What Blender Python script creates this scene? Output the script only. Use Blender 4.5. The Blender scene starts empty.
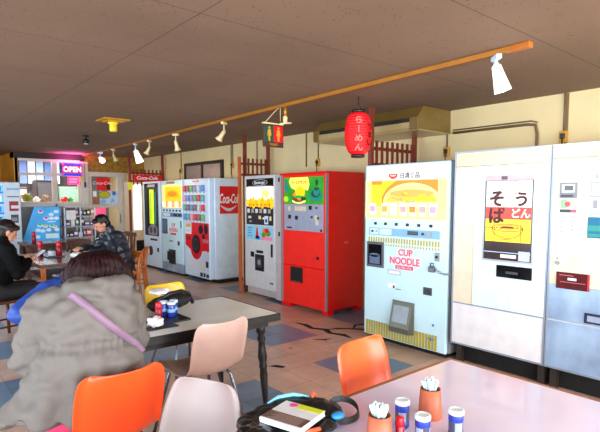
import bpy, bmesh, math, random
from mathutils import Vector, Matrix, noise
from mathutils.bvhtree import BVHTree
random.seed(7)
R = math.radians
SC = bpy.context.scene
COL = SC.collection

# ------------------------------------------------------------------ materials
def lin(c):
    out = []
    for v in c[:3]:
        v = v / 255.0
        out.append(v / 12.92 if v <= 0.04045 else ((v + 0.055) / 1.055) ** 2.4)
    return (out[0], out[1], out[2], 1.0)

MATS = {}
def mat(name, rgb, rough=0.5, metal=0.0, var=0.07, vs=9.0, bump=0.0, bs=60.0, emit=0.0, spec=0.5, coat=0.0, alpha=1.0, stretch=None):
    if name in MATS:
        return MATS[name]
    m = bpy.data.materials.new(name)
    m.use_nodes = True
    nt = m.node_tree
    b = nt.nodes['Principled BSDF']
    b.inputs['Roughness'].default_value = rough
    b.inputs['Metallic'].default_value = metal
    b.inputs['Specular IOR Level'].default_value = spec
    b.inputs['Coat Weight'].default_value = coat
    b.inputs['Alpha'].default_value = alpha
    tc = nt.nodes.new('ShaderNodeTexCoord')
    src = tc.outputs['Object']
    if stretch:
        mp = nt.nodes.new('ShaderNodeMapping')
        mp.inputs['Scale'].default_value = stretch
        nt.links.new(src, mp.inputs['Vector'])
        src = mp.outputs['Vector']
    nz = nt.nodes.new('ShaderNodeTexNoise')
    nz.inputs['Scale'].default_value = vs
    nz.inputs['Detail'].default_value = 4
    nt.links.new(src, nz.inputs['Vector'])
    cr = nt.nodes.new('ShaderNodeValToRGB')
    c = lin(rgb)
    cr.color_ramp.elements[0].position = 0.3
    cr.color_ramp.elements[1].position = 0.7
    cr.color_ramp.elements[0].color = tuple(max(0, x * (1 - var)) for x in c[:3]) + (1,)
    cr.color_ramp.elements[1].color = tuple(min(1, x * (1 + var)) for x in c[:3]) + (1,)
    nt.links.new(nz.outputs['Fac'], cr.inputs['Fac'])
    nt.links.new(cr.outputs['Color'], b.inputs['Base Color'])
    if emit > 0:
        nt.links.new(cr.outputs['Color'], b.inputs['Emission Color'])
        b.inputs['Emission Strength'].default_value = emit
    if bump > 0:
        n2 = nt.nodes.new('ShaderNodeTexNoise')
        n2.inputs['Scale'].default_value = bs
        n2.inputs['Detail'].default_value = 5
        nt.links.new(src, n2.inputs['Vector'])
        bp = nt.nodes.new('ShaderNodeBump')
        bp.inputs['Strength'].default_value = bump
        bp.inputs['Distance'].default_value = 0.01
        nt.links.new(n2.outputs['Fac'], bp.inputs['Height'])
        nt.links.new(bp.outputs['Normal'], b.inputs['Normal'])
    MATS[name] = m
    return m

WHITE = mat('white_enamel', (212, 232, 252), 0.28, var=0.02)
CREAM = mat('cream_enamel', (232, 210, 172), 0.32, var=0.03)
ICE = mat('ice_white_enamel', (204, 238, 250), 0.25, var=0.02)
ALU = mat('brushed_aluminium', (168, 194, 232), 0.3, 0.55, var=0.4, vs=3.2, stretch=(1, 1, 0.8))
TRIM = mat('trim_aluminium', (150, 160, 176), 0.35, 0.4)
STEEL = mat('steel_grey', (150, 152, 158), 0.4, 0.6)
CHROME = mat('chrome_tube', (120, 124, 134), 0.25, 0.9)
BLACK = mat('black_plastic', (16, 16, 19), 0.4)
BLACKG = mat('black_gloss', (10, 10, 14), 0.12)
ROUGHBLK = mat('rough_black', (14, 12, 11), 0.85, var=0.5, vs=18, bump=0.5)
DKGREY = mat('dark_grey', (58, 60, 66), 0.45)
GREY = mat('mid_grey', (140, 142, 148), 0.45)
LGREY = mat('light_grey', (188, 194, 204), 0.4)
RED = mat('red_enamel', (228, 8, 10), 0.3, var=0.05)
REDC = mat('red_coral', (240, 34, 24), 0.38, var=0.06)
SIGNRED = mat('sign_red', (226, 14, 30), 0.35)
PINKRED = mat('pink_red', (226, 40, 90), 0.4)
YEL = mat('yellow', (250, 205, 20), 0.45)
GOLD = mat('gold_stripe', (188, 168, 30), 0.4)
GRN = mat('green', (60, 150, 40), 0.45)
DKGRN = mat('dark_green', (14, 74, 50), 0.5)
BLUE = mat('blue', (30, 110, 200), 0.4)
LBLUE = mat('light_blue', (132, 182, 224), 0.4)
TEAL = mat('teal', (30, 150, 140), 0.4)
PAPER = mat('paper_white', (240, 240, 240), 0.7)
ORG = mat('orange', (240, 130, 30), 0.45)
BROWN = mat('brown', (110, 60, 30), 0.5)
REDWOOD = mat('red_stained_wood', (120, 44, 26), 0.55, var=0.25, vs=6, stretch=(8, 8, 1))
ORWOOD = mat('orange_varnished_wood', (206, 108, 22), 0.35, var=0.22, vs=6, stretch=(6, 6, 1))
DKWOOD = mat('dark_wood', (84, 46, 28), 0.4, var=0.25, vs=6, stretch=(1, 6, 6))
EDGEWOOD = mat('table_edge_wood', (150, 88, 36), 0.4, var=0.25, vs=6, stretch=(2, 8, 8))
SKIN = mat('skin', (214, 150, 122), 0.5, var=0.06)

def glow(name, rgb, s):
    return mat(name, rgb, 0.4, emit=s, var=0.04)
G_WHITE = glow('lit_white', (255, 246, 226), 0.6)
G_YEL = glow('lit_yellow', (250, 196, 4), 0.5)
G_ORG = glow('lit_orange', (244, 130, 16), 0.45)
G_PALE = glow('lit_pale_yellow', (255, 224, 130), 0.5)
G_PINK = glow('lit_pink', (240, 150, 150), 0.4)
G_LAV = glow('lit_lavender', (180, 150, 196), 0.4)
G_GRN = glow('lit_green', (50, 150, 60), 0.5)
G_LIME = glow('lit_lime', (160, 200, 20), 0.5)
G_TEAL = glow('lit_teal', (20, 120, 110), 0.5)
G_RED = glow('lit_red', (240, 50, 24), 0.7)
G_BROWN = glow('lit_brown', (110, 60, 24), 0.4)
G_BLUE = glow('lit_blue', (90, 180, 240), 0.6)
G_DBLUE = glow('lit_deep_blue', (30, 60, 220), 1.2)
G_NEON = glow('neon_red', (255, 30, 44), 2.6)
G_NPINK = glow('neon_pink', (255, 50, 150), 2.2)
G_LAMP = glow('lamp_glow', (255, 244, 225), 7.0)

GLASS = bpy.data.materials.new('window_glass')
GLASS.use_nodes = True
_nt = GLASS.node_tree
_nt.nodes.remove(_nt.nodes['Principled BSDF'])
_mx = _nt.nodes.new('ShaderNodeMixShader')
_tr = _nt.nodes.new('ShaderNodeBsdfTransparent')
_gl = _nt.nodes.new('ShaderNodeBsdfGlossy')
_gl.inputs['Roughness'].default_value = 0.03
_fr = _nt.nodes.new('ShaderNodeFresnel')
_fr.inputs['IOR'].default_value = 1.3
_nt.links.new(_fr.outputs[0], _mx.inputs[0])
_nt.links.new(_tr.outputs[0], _mx.inputs[1])
_nt.links.new(_gl.outputs[0], _mx.inputs[2])
_nt.links.new(_mx.outputs[0], _nt.nodes['Material Output'].inputs['Surface'])

# ------------------------------------------------------------------ mesh builder
class MB:
    def __init__(s):
        s.bm = bmesh.new()
    def face(s, pts, mi=0):
        vs = [s.bm.verts.new(p) for p in pts]
        f = s.bm.faces.new(vs)
        f.material_index = mi
        return f
    def box(s, x0, x1, y0, y1, z0, z1, mi=0, bev=0.0):
        b = bmesh.new()
        v = [b.verts.new(p) for p in [(x0, y0, z0), (x1, y0, z0), (x1, y1, z0), (x0, y1, z0), (x0, y0, z1), (x1, y0, z1), (x1, y1, z1), (x0, y1, z1)]]
        for q in [(0, 3, 2, 1), (4, 5, 6, 7), (0, 1, 5, 4), (1, 2, 6, 5), (2, 3, 7, 6), (3, 0, 4, 7)]:
            b.faces.new([v[i] for i in q])
        if bev > 0:
            bmesh.ops.bevel(b, geom=b.edges[:], offset=bev, segments=2, affect='EDGES', profile=0.5)
        s.add(b, mi)
        return s
    def add(s, b, mi=0, M=None):
        b.verts.index_update()
        mp = {}
        for v in b.verts:
            mp[v] = s.bm.verts.new(M @ v.co if M else v.co)
        for f in b.faces:
            try:
                g = s.bm.faces.new([mp[v] for v in f.verts])
                g.material_index = mi
                g.smooth = f.smooth
            except ValueError:
                pass
        b.free()
    def prism(s, pts, y0, y1, mi=0):
        """closed 2D outline (x,z) extruded from y0 to y1"""
        a = [s.bm.verts.new((p[0], y0, p[1])) for p in pts]
        b = [s.bm.verts.new((p[0], y1, p[1])) for p in pts]
        n = len(pts)
        fs = [s.bm.faces.new(a), s.bm.faces.new(b[::-1])]
        for i in range(n):
            j = (i + 1) % n
            fs.append(s.bm.faces.new([a[j], a[i], b[i], b[j]]))
        for f in fs:
            f.material_index = mi
        return s
    def disc(s, cx, cz, rx, rz, y, mi=0, n=20, a0=0, a1=360, t=0.0015):
        pts = [(cx + rx * math.cos(R(a0 + (a1 - a0) * i / (n if a1 - a0 >= 360 else n - 1))), cz + rz * math.sin(R(a0 + (a1 - a0) * i / (n if a1 - a0 >= 360 else n - 1)))) for i in range(n)]
        return s.prism(pts, y - t, y, mi)
    def rect(s, x0, x1, z0, z1, y, mi=0, t=0.0015):
        s.box(x0, x1, y - t, y, z0, z1, mi)
        return s
    def ring(s, c, ax, r, n):
        ax = Vector(ax).normalized()
        u = ax.orthogonal().normalized()
        if abs(ax.z) < 0.95:
            u = ax.cross(Vector((0, 0, 1))).normalized()
        w = ax.cross(u)
        return [s.bm.verts.new(Vector(c) + u * (r * math.cos(2 * math.pi * i / n)) + w * (r * math.sin(2 * math.pi * i / n))) for i in range(n)]
    def bridge(s, a, b, mi=0):
        n = len(a)
        for i in range(n):
            f = s.bm.faces.new([a[i], a[(i + 1) % n], b[(i + 1) % n], b[i]])
            f.material_index = mi
            f.smooth = True
    def cap(s, r, mi=0, flip=False):
        f = s.bm.faces.new(r[::-1] if flip else r)
        f.material_index = mi
    def cyl(s, p0, p1, r0, r1=None, n=16, mi=0):
        r1 = r0 if r1 is None else r1
        d = Vector(p1) - Vector(p0)
        a, b = s.ring(p0, d, r0, n), s.ring(p1, d, r1, n)
        s.bridge(a, b, mi)
        s.cap(a, mi, True)
        s.cap(b, mi)
        return s
    def tube(s, path, r, n=10, mi=0):
        P = [Vector(p) for p in path]
        prev = None
        u = None
        for i, p in enumerate(P):
            d = (P[min(i + 1, len(P) - 1)] - P[max(i - 1, 0)]).normalized()
            if u is None:
                u = d.orthogonal().normalized()
            u = (u - d * u.dot(d)).normalized()
            w = d.cross(u)
            rr = r[i] if isinstance(r, (list, tuple)) else r
            ring = [s.bm.verts.new(p + u * (rr * math.cos(2 * math.pi * k / n)) + w * (rr * math.sin(2 * math.pi * k / n))) for k in range(n)]
            if prev:
                s.bridge(prev, ring, mi)
            else:
                s.cap(ring, mi, True)
            prev = ring
        s.cap(prev, mi)
        return s
    def lathe(s, c, prof, n=24, mi=0):
        """profile of (r,z) turned about the vertical axis through c"""
        c = Vector(c)
        prev = None
        for r, z in prof:
            ring = [s.bm.verts.new(c + Vector((r * math.cos(2 * math.pi * k / n), r * math.sin(2 * math.pi * k / n), z))) for k in range(n)]
            if prev:
                s.bridge(prev, ring, mi)
            else:
                s.cap(ring, mi, True)
            prev = ring
        s.cap(prev, mi)
        return s
    def ell(s, c, r, rot=None, mi=0, u=20, v=12):
        b = bmesh.new()
        bmesh.ops.create_uvsphere(b, u_segments=u, v_segments=v, radius=1.0)
        for f in b.faces:
            f.smooth = True
        M = Matrix.Translation(Vector(c)) @ (rot.to_4x4() if rot else Matrix.Identity(4)) @ Matrix.Diagonal((r[0], r[1], r[2], 1))
        s.add(b, mi, M)
        return s
    def limb(s, p0, p1, r0, r1, n=16, mi=0):
        p0, p1 = Vector(p0), Vector(p1)
        d = (p1 - p0)
        L = d.length or 1e-6
        d = d / L
        prof = []
        for k in range(5):
            a = math.pi / 2 * k / 4
            prof.append((p0 - d * (r0 * math.cos(a)), max(r0 * math.sin(a), 1e-3)))
        for k in range(5):
            a = math.pi / 2 * k / 4
            prof.append((p1 + d * (r1 * math.sin(a)), max(r1 * math.cos(a), 1e-3)))
        prev = None
        for c, r in prof:
            ring = s.ring(c, d, r, n)
            if prev:
                s.bridge(prev, ring, mi)
            else:
                s.cap(ring, mi, True)
            prev = ring
        s.cap(prev, mi)
        return s
    def chain(s, pts, n=16):
        for (a, ra), (b, rb) in zip(pts[:-1], pts[1:]):
            s.limb(a, b, ra, rb, n)
        return s
    def loft(s, rings, n=36, e=2.0):
        """rings of (cx,cy,cz,rx,ry)"""
        prev = None
        for cx, cy, cz, rx, ry in rings:
            ring = []
            for k in range(n):
                a = 2 * math.pi * k / n
                ca, sa = math.cos(a), math.sin(a)
                ring.append(s.bm.verts.new((cx + rx * math.copysign(abs(ca) ** (2 / e), ca), cy + ry * math.copysign(abs(sa) ** (2 / e), sa), cz)))
            if prev:
                s.bridge(prev, ring)
            else:
                s.cap(ring, 0, True)
            prev = ring
        s.cap(prev)
        return s
    def build(s, name, mats, parent=None, smooth=False, loc=None, rot=None):
        me = bpy.data.meshes.new(name)
        bmesh.ops.recalc_face_normals(s.bm, faces=s.bm.faces[:])
        if smooth:
            for f in s.bm.faces:
                f.smooth = True
        s.bm.to_mesh(me)
        s.bm.free()
        for m in (mats if isinstance(mats, (list, tuple)) else [mats]):
            me.materials.append(m)
        o = bpy.data.objects.new(name, me)
        COL.objects.link(o)
        if parent:
            o.parent = parent
        if loc:
            o.location = loc
        if rot:
            o.rotation_euler = rot
        return o
    def fuse(s, name, m, parent=None, voxel=0.012, it=6, fn=None):
        """weld overlapping closed shapes into one continuous skin"""
        me = bpy.data.meshes.new('raw')
        bmesh.ops.recalc_face_normals(s.bm, faces=s.bm.faces[:])
        s.bm.to_mesh(me)
        s.bm.free()
        t = bpy.data.objects.new('raw', me)
        COL.objects.link(t)
        md = t.modifiers.new('r', 'REMESH')
        md.mode = 'VOXEL'
        md.voxel_size = voxel
        sm = t.modifiers.new('s', 'SMOOTH')
        sm.iterations = it
        sm.factor = 0.5
        dg = bpy.context.evaluated_depsgraph_get()
        res = bpy.data.meshes.new_from_object(t.evaluated_get(dg))
        bpy.data.objects.remove(t)
        bpy.data.meshes.remove(me)
        res.name = name
        res.materials.clear()
        res.materials.append(m)
        if fn:
            ns = [v.normal.copy() for v in res.vertices]
            for v, nn in zip(res.vertices, ns):
                v.co = fn(v.co.copy(), nn)
        for p in res.polygons:
            p.use_smooth = True
            p.material_index = 0
        o = bpy.data.objects.new(name, res)
        COL.objects.link(o)
        if parent:
            o.parent = parent
        return o

# ------------------------------------------------------------------ tags
def tag(o, label, cat, group=None):
    o['label'] = label
    o['category'] = cat
    if group:
        o['group'] = group
    return o
def thing(name, label, cat, loc=(0, 0, 0), rz=0.0, group=None):
    o = bpy.data.objects.new(name, None)
    o.empty_display_size = 0.1
    COL.objects.link(o)
    o.location = loc
    o.rotation_euler = (0, 0, rz)
    return tag(o, label, cat, group)
def struct(o):
    o['kind'] = 'structure'
    return o
def kids(o):
    return [c for c in bpy.data.objects if c.parent == o]
def dup(root, loc, rz, label, group=None):
    r = root.copy()
    COL.objects.link(r)
    r.location = loc
    r.rotation_euler = (0, 0, rz)
    r['label'] = label
    if group:
        r['group'] = group
    for ch in kids(root):
        c = ch.copy()
        COL.objects.link(c)
        c.parent = r
        for g in kids(ch):
            d = g.copy()
            COL.objects.link(d)
            d.parent = c
    return r
def text(body, h, x, y, z, m, parent, name='lettering', sx=1.0, shear=0.0, ext=0.0015, face='front', bold=0.0, flow=None, line=1.0):
    """upright lettering centred on (x,z); face front looks to -y, side looks to +x, back looks to +y"""
    cu = bpy.data.curves.new('txt', 'FONT')
    cu.body = body
    cu.size = 1.0
    cu.align_x = 'CENTER'
    cu.shear = shear
    cu.extrude = 0.01
    cu.offset = bold
    cu.space_line = line
    cu.resolution_u = 3
    t = bpy.data.objects.new('txt', cu)
    COL.objects.link(t)
    dg = bpy.context.evaluated_depsgraph_get()
    me = bpy.data.meshes.new_from_object(t.evaluated_get(dg))
    bpy.data.objects.remove(t)
    bpy.data.curves.remove(cu)
    xs = [v.co.x for v in me.vertices]
    ys = [v.co.y for v in me.vertices]
    cx, cy = (min(xs) + max(xs)) / 2, (min(ys) + max(ys)) / 2
    k = h / max(1e-6, max(ys) - min(ys))
    for v in me.vertices:
        v.co = Vector(((v.co.x - cx) * k * sx, (v.co.y - cy) * k, v.co.z * ext / 0.01))
    me.materials.clear()
    me.materials.append(m)
    for p in me.polygons:
        p.material_index = 0
    o = bpy.data.objects.new(name, me)
    COL.objects.link(o)
    o.parent = parent
    o.location = (x, y, z)
    o.rotation_euler = (R(90), 0, {'front': 0, 'side': R(90), 'back': R(180)}[face])
    return o
# ------------------------------------------------------------------ room shell
CZ = 2.45
WX = 4.85

def math_node(nt, op, a, b=None, c=None):
    n = nt.nodes.new('ShaderNodeMath')
    n.operation = op
    for i, v in enumerate((a, b, c)):
        if v is None:
            continue
        if isinstance(v, (int, float)):
            n.inputs[i].default_value = v
        else:
            nt.links.new(v, n.inputs[i])
    return n.outputs[0]
def mix_node(nt, f, a, b, mode='MIX'):
    n = nt.nodes.new('ShaderNodeMixRGB')
    n.blend_type = mode
    for i, v in enumerate((f, a, b)):
        if isinstance(v, (int, float)):
            n.inputs[i].default_value = v
        elif isinstance(v, tuple):
            n.inputs[i].default_value = v
        else:
            nt.links.new(v, n.inputs[i])
    return n.outputs[0]

def floor_material():
    m = bpy.data.materials.new('vinyl_tile_floor')
    m.use_nodes = True
    nt = m.node_tree
    b = nt.nodes['Principled BSDF']
    tc = nt.nodes.new('ShaderNodeTexCoord')
    sp = nt.nodes.new('ShaderNodeSeparateXYZ')
    nt.links.new(tc.outputs['Object'], sp.inputs[0])
    X, Y = sp.outputs[0], sp.outputs[1]
    def cell(v, off, size):
        return math_node(nt, 'DIVIDE', math_node(nt, 'SUBTRACT', v, off), size)
    bx = math_node(nt, 'LESS_THAN', math_node(nt, 'FRACT', cell(X, 2.87 - 12.7, 1.27)), 0.5)
    by = math_node(nt, 'LESS_THAN', math_node(nt, 'FRACT', cell(Y, 2.60 - 12.7, 1.27)), 0.5)
    blue = math_node(nt, 'MULTIPLY', bx, by)
    cx, cy = cell(X, 2.87 - 12.7, 0.3175), cell(Y, 2.60 - 12.7, 0.3175)
    cb = nt.nodes.new('ShaderNodeCombineXYZ')
    nt.links.new(math_node(nt, 'FLOOR', cx), cb.inputs[0])
    nt.links.new(math_node(nt, 'FLOOR', cy), cb.inputs[1])
    wn = nt.nodes.new('ShaderNodeTexWhiteNoise')
    wn.noise_dimensions = '2D'
    nt.links.new(cb.outputs[0], wn.inputs['Vector'])
    beige = mix_node(nt, wn.outputs['Value'], lin((202, 170, 150)), lin((218, 180, 162)))
    slate = mix_node(nt, wn.outputs['Value'], lin((98, 122, 152)), lin((120, 142, 168)))
    nz = nt.nodes.new('ShaderNodeTexNoise')
    nz.inputs['Scale'].default_value = 2.2
    nz.inputs['Detail'].default_value = 8
    nz.inputs['Roughness'].default_value = 0.7
    nt.links.new(tc.outputs['Object'], nz.inputs['Vector'])
    rp = nt.nodes.new('ShaderNodeValToRGB')
    rp.color_ramp.elements[0].position = 0.3
    rp.color_ramp.elements[0].color = (0.62, 0.62, 0.64, 1)
    rp.color_ramp.elements[1].position = 0.7
    rp.color_ramp.elements[1].color = (1.1, 1.08, 1.05, 1)
    nt.links.new(nz.outputs['Fac'], rp.inputs['Fac'])
    col = mix_node(nt, 1.0, mix_node(nt, blue, beige, slate), rp.outputs['Color'], 'MULTIPLY')
    # joints between the tiles
    def joint(c):
        f = math_node(nt, 'FRACT', c)
        return math_node(nt, 'LESS_THAN', math_node(nt, 'MINIMUM', f, math_node(nt, 'SUBTRACT', 1.0, f)), 0.008)
    j = math_node(nt, 'MAXIMUM', joint(cx), joint(cy))
    col = mix_node(nt, math_node(nt, 'MULTIPLY', j, 0.55), col, lin((62, 48, 42)))
    nt.links.new(col, b.inputs['Base Color'])
    rr = nt.nodes.new('ShaderNodeMapRange')
    rr.inputs['To Min'].default_value = 0.2
    rr.inputs['To Max'].default_value = 0.42
    nt.links.new(nz.outputs['Fac'], rr.inputs['Value'])
    nt.links.new(rr.outputs[0], b.inputs['Roughness'])
    return m

def ceiling_material():
    m = bpy.data.materials.new('mineral_board_ceiling')
    m.use_nodes = True
    nt = m.node_tree
    b = nt.nodes['Principled BSDF']
    b.inputs['Roughness'].default_value = 0.75
    b.inputs['Specular IOR Level'].default_value = 0.25
    tc = nt.nodes.new('ShaderNodeTexCoord')
    sp = nt.nodes.new('ShaderNodeSeparateXYZ')
    nt.links.new(tc.outputs['Object'], sp.inputs[0])
    def line(v, off, size, w):
        f = math_node(nt, 'FRACT', math_node(nt, 'DIVIDE', math_node(nt, 'SUBTRACT', v, off - 20 * size), size))
        d = math_node(nt, 'MULTIPLY', math_node(nt, 'MINIMUM', f, math_node(nt, 'SUBTRACT', 1.0, f)), size)
        return math_node(nt, 'LESS_THAN', d, w)
    ln = math_node(nt, 'MAXIMUM', line(sp.outputs[0], 1.31, 3.68, 0.0028), line(sp.outputs[1], 1.43, 0.945, 0.0028))
    nz = nt.nodes.new('ShaderNodeTexNoise')
    nz.inputs['Scale'].default_value = 1.3
    nz.inputs['Detail'].default_value = 6
    nt.links.new(tc.outputs['Object'], nz.inputs['Vector'])
    base = mix_node(nt, nz.outputs['Fac'], lin((116, 93, 75)), lin((144, 117, 97)))
    vo = nt.nodes.new('ShaderNodeTexVoronoi')
    vo.inputs['Scale'].default_value = 34
    nt.links.new(tc.outputs['Object'], vo.inputs['Vector'])
    n2 = nt.nodes.new('ShaderNodeTexNoise')
    n2.inputs['Scale'].default_value = 9
    nt.links.new(tc.outputs['Object'], n2.inputs['Vector'])
    pit = math_node(nt, 'MULTIPLY', math_node(nt, 'LESS_THAN', vo.outputs['Distance'], 0.21), math_node(nt, 'GREATER_THAN', n2.outputs['Fac'], 0.52))
    base = mix_node(nt, math_node(nt, 'MULTIPLY', pit, 0.55), base, lin((70, 52, 42)))
    base = mix_node(nt, math_node(nt, 'MULTIPLY', ln, 0.75), base, lin((50, 38, 34)))
    nt.links.new(base, b.inputs['Base Color'])
    return m

FLOORM = floor_material()
CEILM = ceiling_material()
WALLM = mat('cream_plaster_wall', (224, 202, 152), 0.7, var=0.06, vs=2.5, bump=0.06, bs=90)
OCHRE = mat('ochre_wall', (206, 142, 40), 0.65, var=0.12, vs=3)
WALLGREY = mat('back_wall_grey', (150, 140, 128), 0.7, var=0.1, vs=4)
FRAMEW = mat('pale_window_frame', (206, 198, 184), 0.4, var=0.05)
GOLDBAND = mat('gold_patterned_wallcloth', (150, 108, 24), 0.5, var=0.45, vs=16)
DARKBAND = mat('dark_brown_soffit', (34, 24, 22), 0.6)

# floor, with the broken black cracks in the tiles as faces of the same mesh
mb = MB()
mb.face([(-2.6, -2.6, 0), (WX, -2.6, 0), (WX, 14.5, 0), (-2.6, 14.5, 0)], 0)
def crack(pts, w):
    P = [Vector((x, y, 0.0015)) for x, y in pts]
    L, Rr = [], []
    for i, p in enumerate(P):
        d = (P[min(i + 1, len(P) - 1)] - P[max(i - 1, 0)]).normalized()
        nrm = Vector((-d.y, d.x, 0))
        ww = w * (0.25 if i in (0, len(P) - 1) else 0.7 + 0.6 * random.random())
        L.append(p + nrm * ww)
        Rr.append(p - nrm * ww)
    for i in range(len(P) - 1):
        mb.face([L[i], Rr[i], Rr[i + 1], L[i + 1]], 1)
crack([(3.66, 4.44), (3.68, 4.28), (3.64, 4.12), (3.72, 3.98), (3.66, 3.84), (3.72, 3.70), (3.70, 3.56)], 0.04)
crack([(3.72, 3.98), (3.86, 3.92), (3.98, 3.80), (4.06, 3.70), (4.14, 3.60)], 0.032)
crack([(3.98, 3.80), (4.12, 3.90), (4.22, 3.86), (4.32, 3.72)], 0.028)
crack([(3.36, 3.78), (3.44, 3.70), (3.52, 3.68)], 0.03)
crack([(3.44, 3.70), (3.40, 3.62)], 0.014)
mb.face([(2.50, 3.42, .0015), (2.58, 3.40, .0015), (2.62, 3.31, .0015), (2.57, 3.30, .0015)], 1)
mb.face([(3.13, 4.62, .0015), (3.19, 4.60, .0015), (3.20, 4.52, .0015), (3.15, 4.55, .0015)], 1)
mb.face([(2.96, 3.72, .0015), (3.0, 3.71, .0015), (2.99, 3.67, .0015)], 1)
struct(mb.build('floor', [FLOORM, ROUGHBLK]))

mb = MB(); mb.box(-2.6, WX, -2.6, 14.5, CZ, CZ + 0.1)
struct(mb.build('ceiling', CEILM))
mb = MB(); mb.box(WX, WX + 0.12, -2.6, 14.5, 0, CZ)
struct(mb.build('wall_right', WALLM))
# vertical joint strips on the right wall
for i, (y, z0) in enumerate([(1.94, 1.95), (7.72, 1.9), (5.62, 1.95), (6.9, 1.9)]):
    mb = MB(); mb.box(WX - 0.012, WX - 0.002, y - 0.012, y + 0.012, z0, CZ - 0.005)
    struct(mb.build('trim_%d' % (i + 1), mat('wall_joint_strip', (120, 92, 60), 0.6)))
# high window in the right wall
mb = MB()
mb.box(WX - 0.05, WX - 0.003, 7.98, 9.5, 2.14, 2.2); mb.box(WX - 0.05, WX - 0.003, 7.98, 9.5, 1.72, 1.78)
for y in (7.98, 8.72, 9.44):
    mb.box(WX - 0.05, WX - 0.003, y, y + 0.06, 1.78, 2.14)
w = struct(mb.build('window_1', mat('dark_window_frame', (46, 34, 28), 0.5)))
mb = MB(); mb.box(WX - 0.03, WX - 0.02, 8.04, 9.44, 1.78, 2.14)
mb.build('pane', mat('dim_window_pane', (150, 138, 122), 0.25), w)
# left wall and the wall behind the camera: big daylight openings
mb = MB()
mb.box(-2.72, -2.6, -2.6, 14.5, 0, 0.55); mb.box(-2.72, -2.6, -2.6, 14.5, 2.2, CZ)
for y in (-2.6, 0.2, 3.0, 5.8):
    mb.box(-2.72, -2.6, y, y + 0.2, 0.55, 2.2)
mb.box(-2.72, -2.6, 8.6, 14.5, 0.55, 2.2)
struct(mb.build('wall_left', WALLM))
mb = MB()
mb.box(-2.6, WX, -2.72, -2.6, 0, 0.5); mb.box(-2.6, WX, -2.72, -2.6, 2.2, CZ)
for x in (-2.6, -0.2, 2.2, 4.65):
    mb.box(x, x + 0.2, -2.72, -2.6, 0.5, 2.2)
struct(mb.build('wall_front', WALLM))

# back wall: ochre return on the left, glazed bay, door, gold band
BY = 11.7
mb = MB(); mb.box(-2.6, 2.05, 13.2, 13.3, 0, CZ)
struct(mb.build('wall_back', OCHRE))
mb = MB(); mb.box(2.05, 2.13, BY, 13.3, 0, CZ)
struct(mb.build('wall_bay_side', OCHRE))
mb = MB(); mb.box(2.05, 3.36, BY, BY + 0.1, 0, 1.30)
struct(mb.build('wall_bay', WALLGREY))
mb = MB(); mb.box(2.05, 3.45, BY - 0.03, BY + 0.35, 2.32, CZ - 0.004)
struct(mb.build('trim_5', DARKBAND))
mb = MB(); mb.box(3.46, WX, BY, BY + 0.1, 2.08, CZ)
struct(mb.build('wall_header', GOLDBAND))
mb = MB(); mb.box(4.36, WX, BY, BY + 0.1, 0, 2.08)
struct(mb.build('wall_door_side', WALLM))
mb = MB(); mb.box(2.05, WX, 14.3, 14.4, 0, CZ)
struct(mb.build('wall_far', mat('far_room_wall', (120, 116, 120), 0.7)))

def bay_window(idx, x0, x1, z0, z1, zt):
    mb = MB()
    f = 0.05
    mb.box(x0, x0 + f, BY, BY + 0.08, z0, z1); mb.box(x1 - f, x1, BY, BY + 0.08, z0, z1)
    mb.box(x0 + f, x1 - f, BY, BY + 0.08, z0, z0 + f); mb.box(x0 + f, x1 - f, BY, BY + 0.08, z1 - f, z1)
    mb.box(x0 + f, x1 - f, BY, BY + 0.08, zt - 0.03, zt + 0.03)
    w = struct(mb.build('window_%d' % idx, FRAMEW))
    for a, b in ((z0 + f, zt - 0.03), (zt + 0.03, z1 - f)):
        mb = MB(); mb.box(x0 + f, x1 - f, BY + 0.03, BY + 0.036, a, b)
        mb.build('pane', GLASS, w)
    mb = MB(); mb.box(x0 - 0.02, x1 + 0.02, BY - 0.06, BY, z0 - 0.05, z0)
    mb.build('window_sill', FRAMEW, w)
bay_window(2, 2.07, 2.83, 1.35, 2.32, 2.0)
bay_window(3, 2.83, 3.36, 1.35, 2.32, 2.0)
# white post and sliding glass door
mb = MB(); mb.box(3.36, 3.52, BY - 0.05, BY + 0.12, 0, 2.3, bev=0.01)
struct(mb.build('trim_6', FRAMEW))
mb = MB()
mb.box(3.52, 4.36, BY - 0.02, BY + 0.1, 1.98, 2.08); mb.box(4.28, 4.36, BY - 0.02, BY + 0.1, 0, 1.98)
mb.box(3.52, 3.6, BY, BY + 0.06, 0.02, 1.98); mb.box(4.2, 4.28, BY, BY + 0.06, 0.02, 1.98)
mb.box(3.6, 4.2, BY, BY + 0.06, 0.02, 0.14); mb.box(3.6, 4.2, BY, BY + 0.06, 1.26, 1.33)
d = struct(mb.build('door_1', FRAMEW))
mb = MB(); mb.box(3.6, 4.2, BY + 0.025, BY + 0.031, 0.14, 1.26)
mb.build('pane', GLASS, d)
mb = MB(); mb.box(3.6, 4.2, BY + 0.025, BY + 0.031, 1.33, 1.98)
mb.build('pane', GLASS, d)
mb = MB(); mb.tube([(4.23, BY - 0.005, 0.9), (4.23, BY - 0.03, 0.92), (4.23, BY - 0.03, 1.08), (4.23, BY - 0.005, 1.1)], 0.008)
mb.build('handle', BLACK, d)

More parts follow.
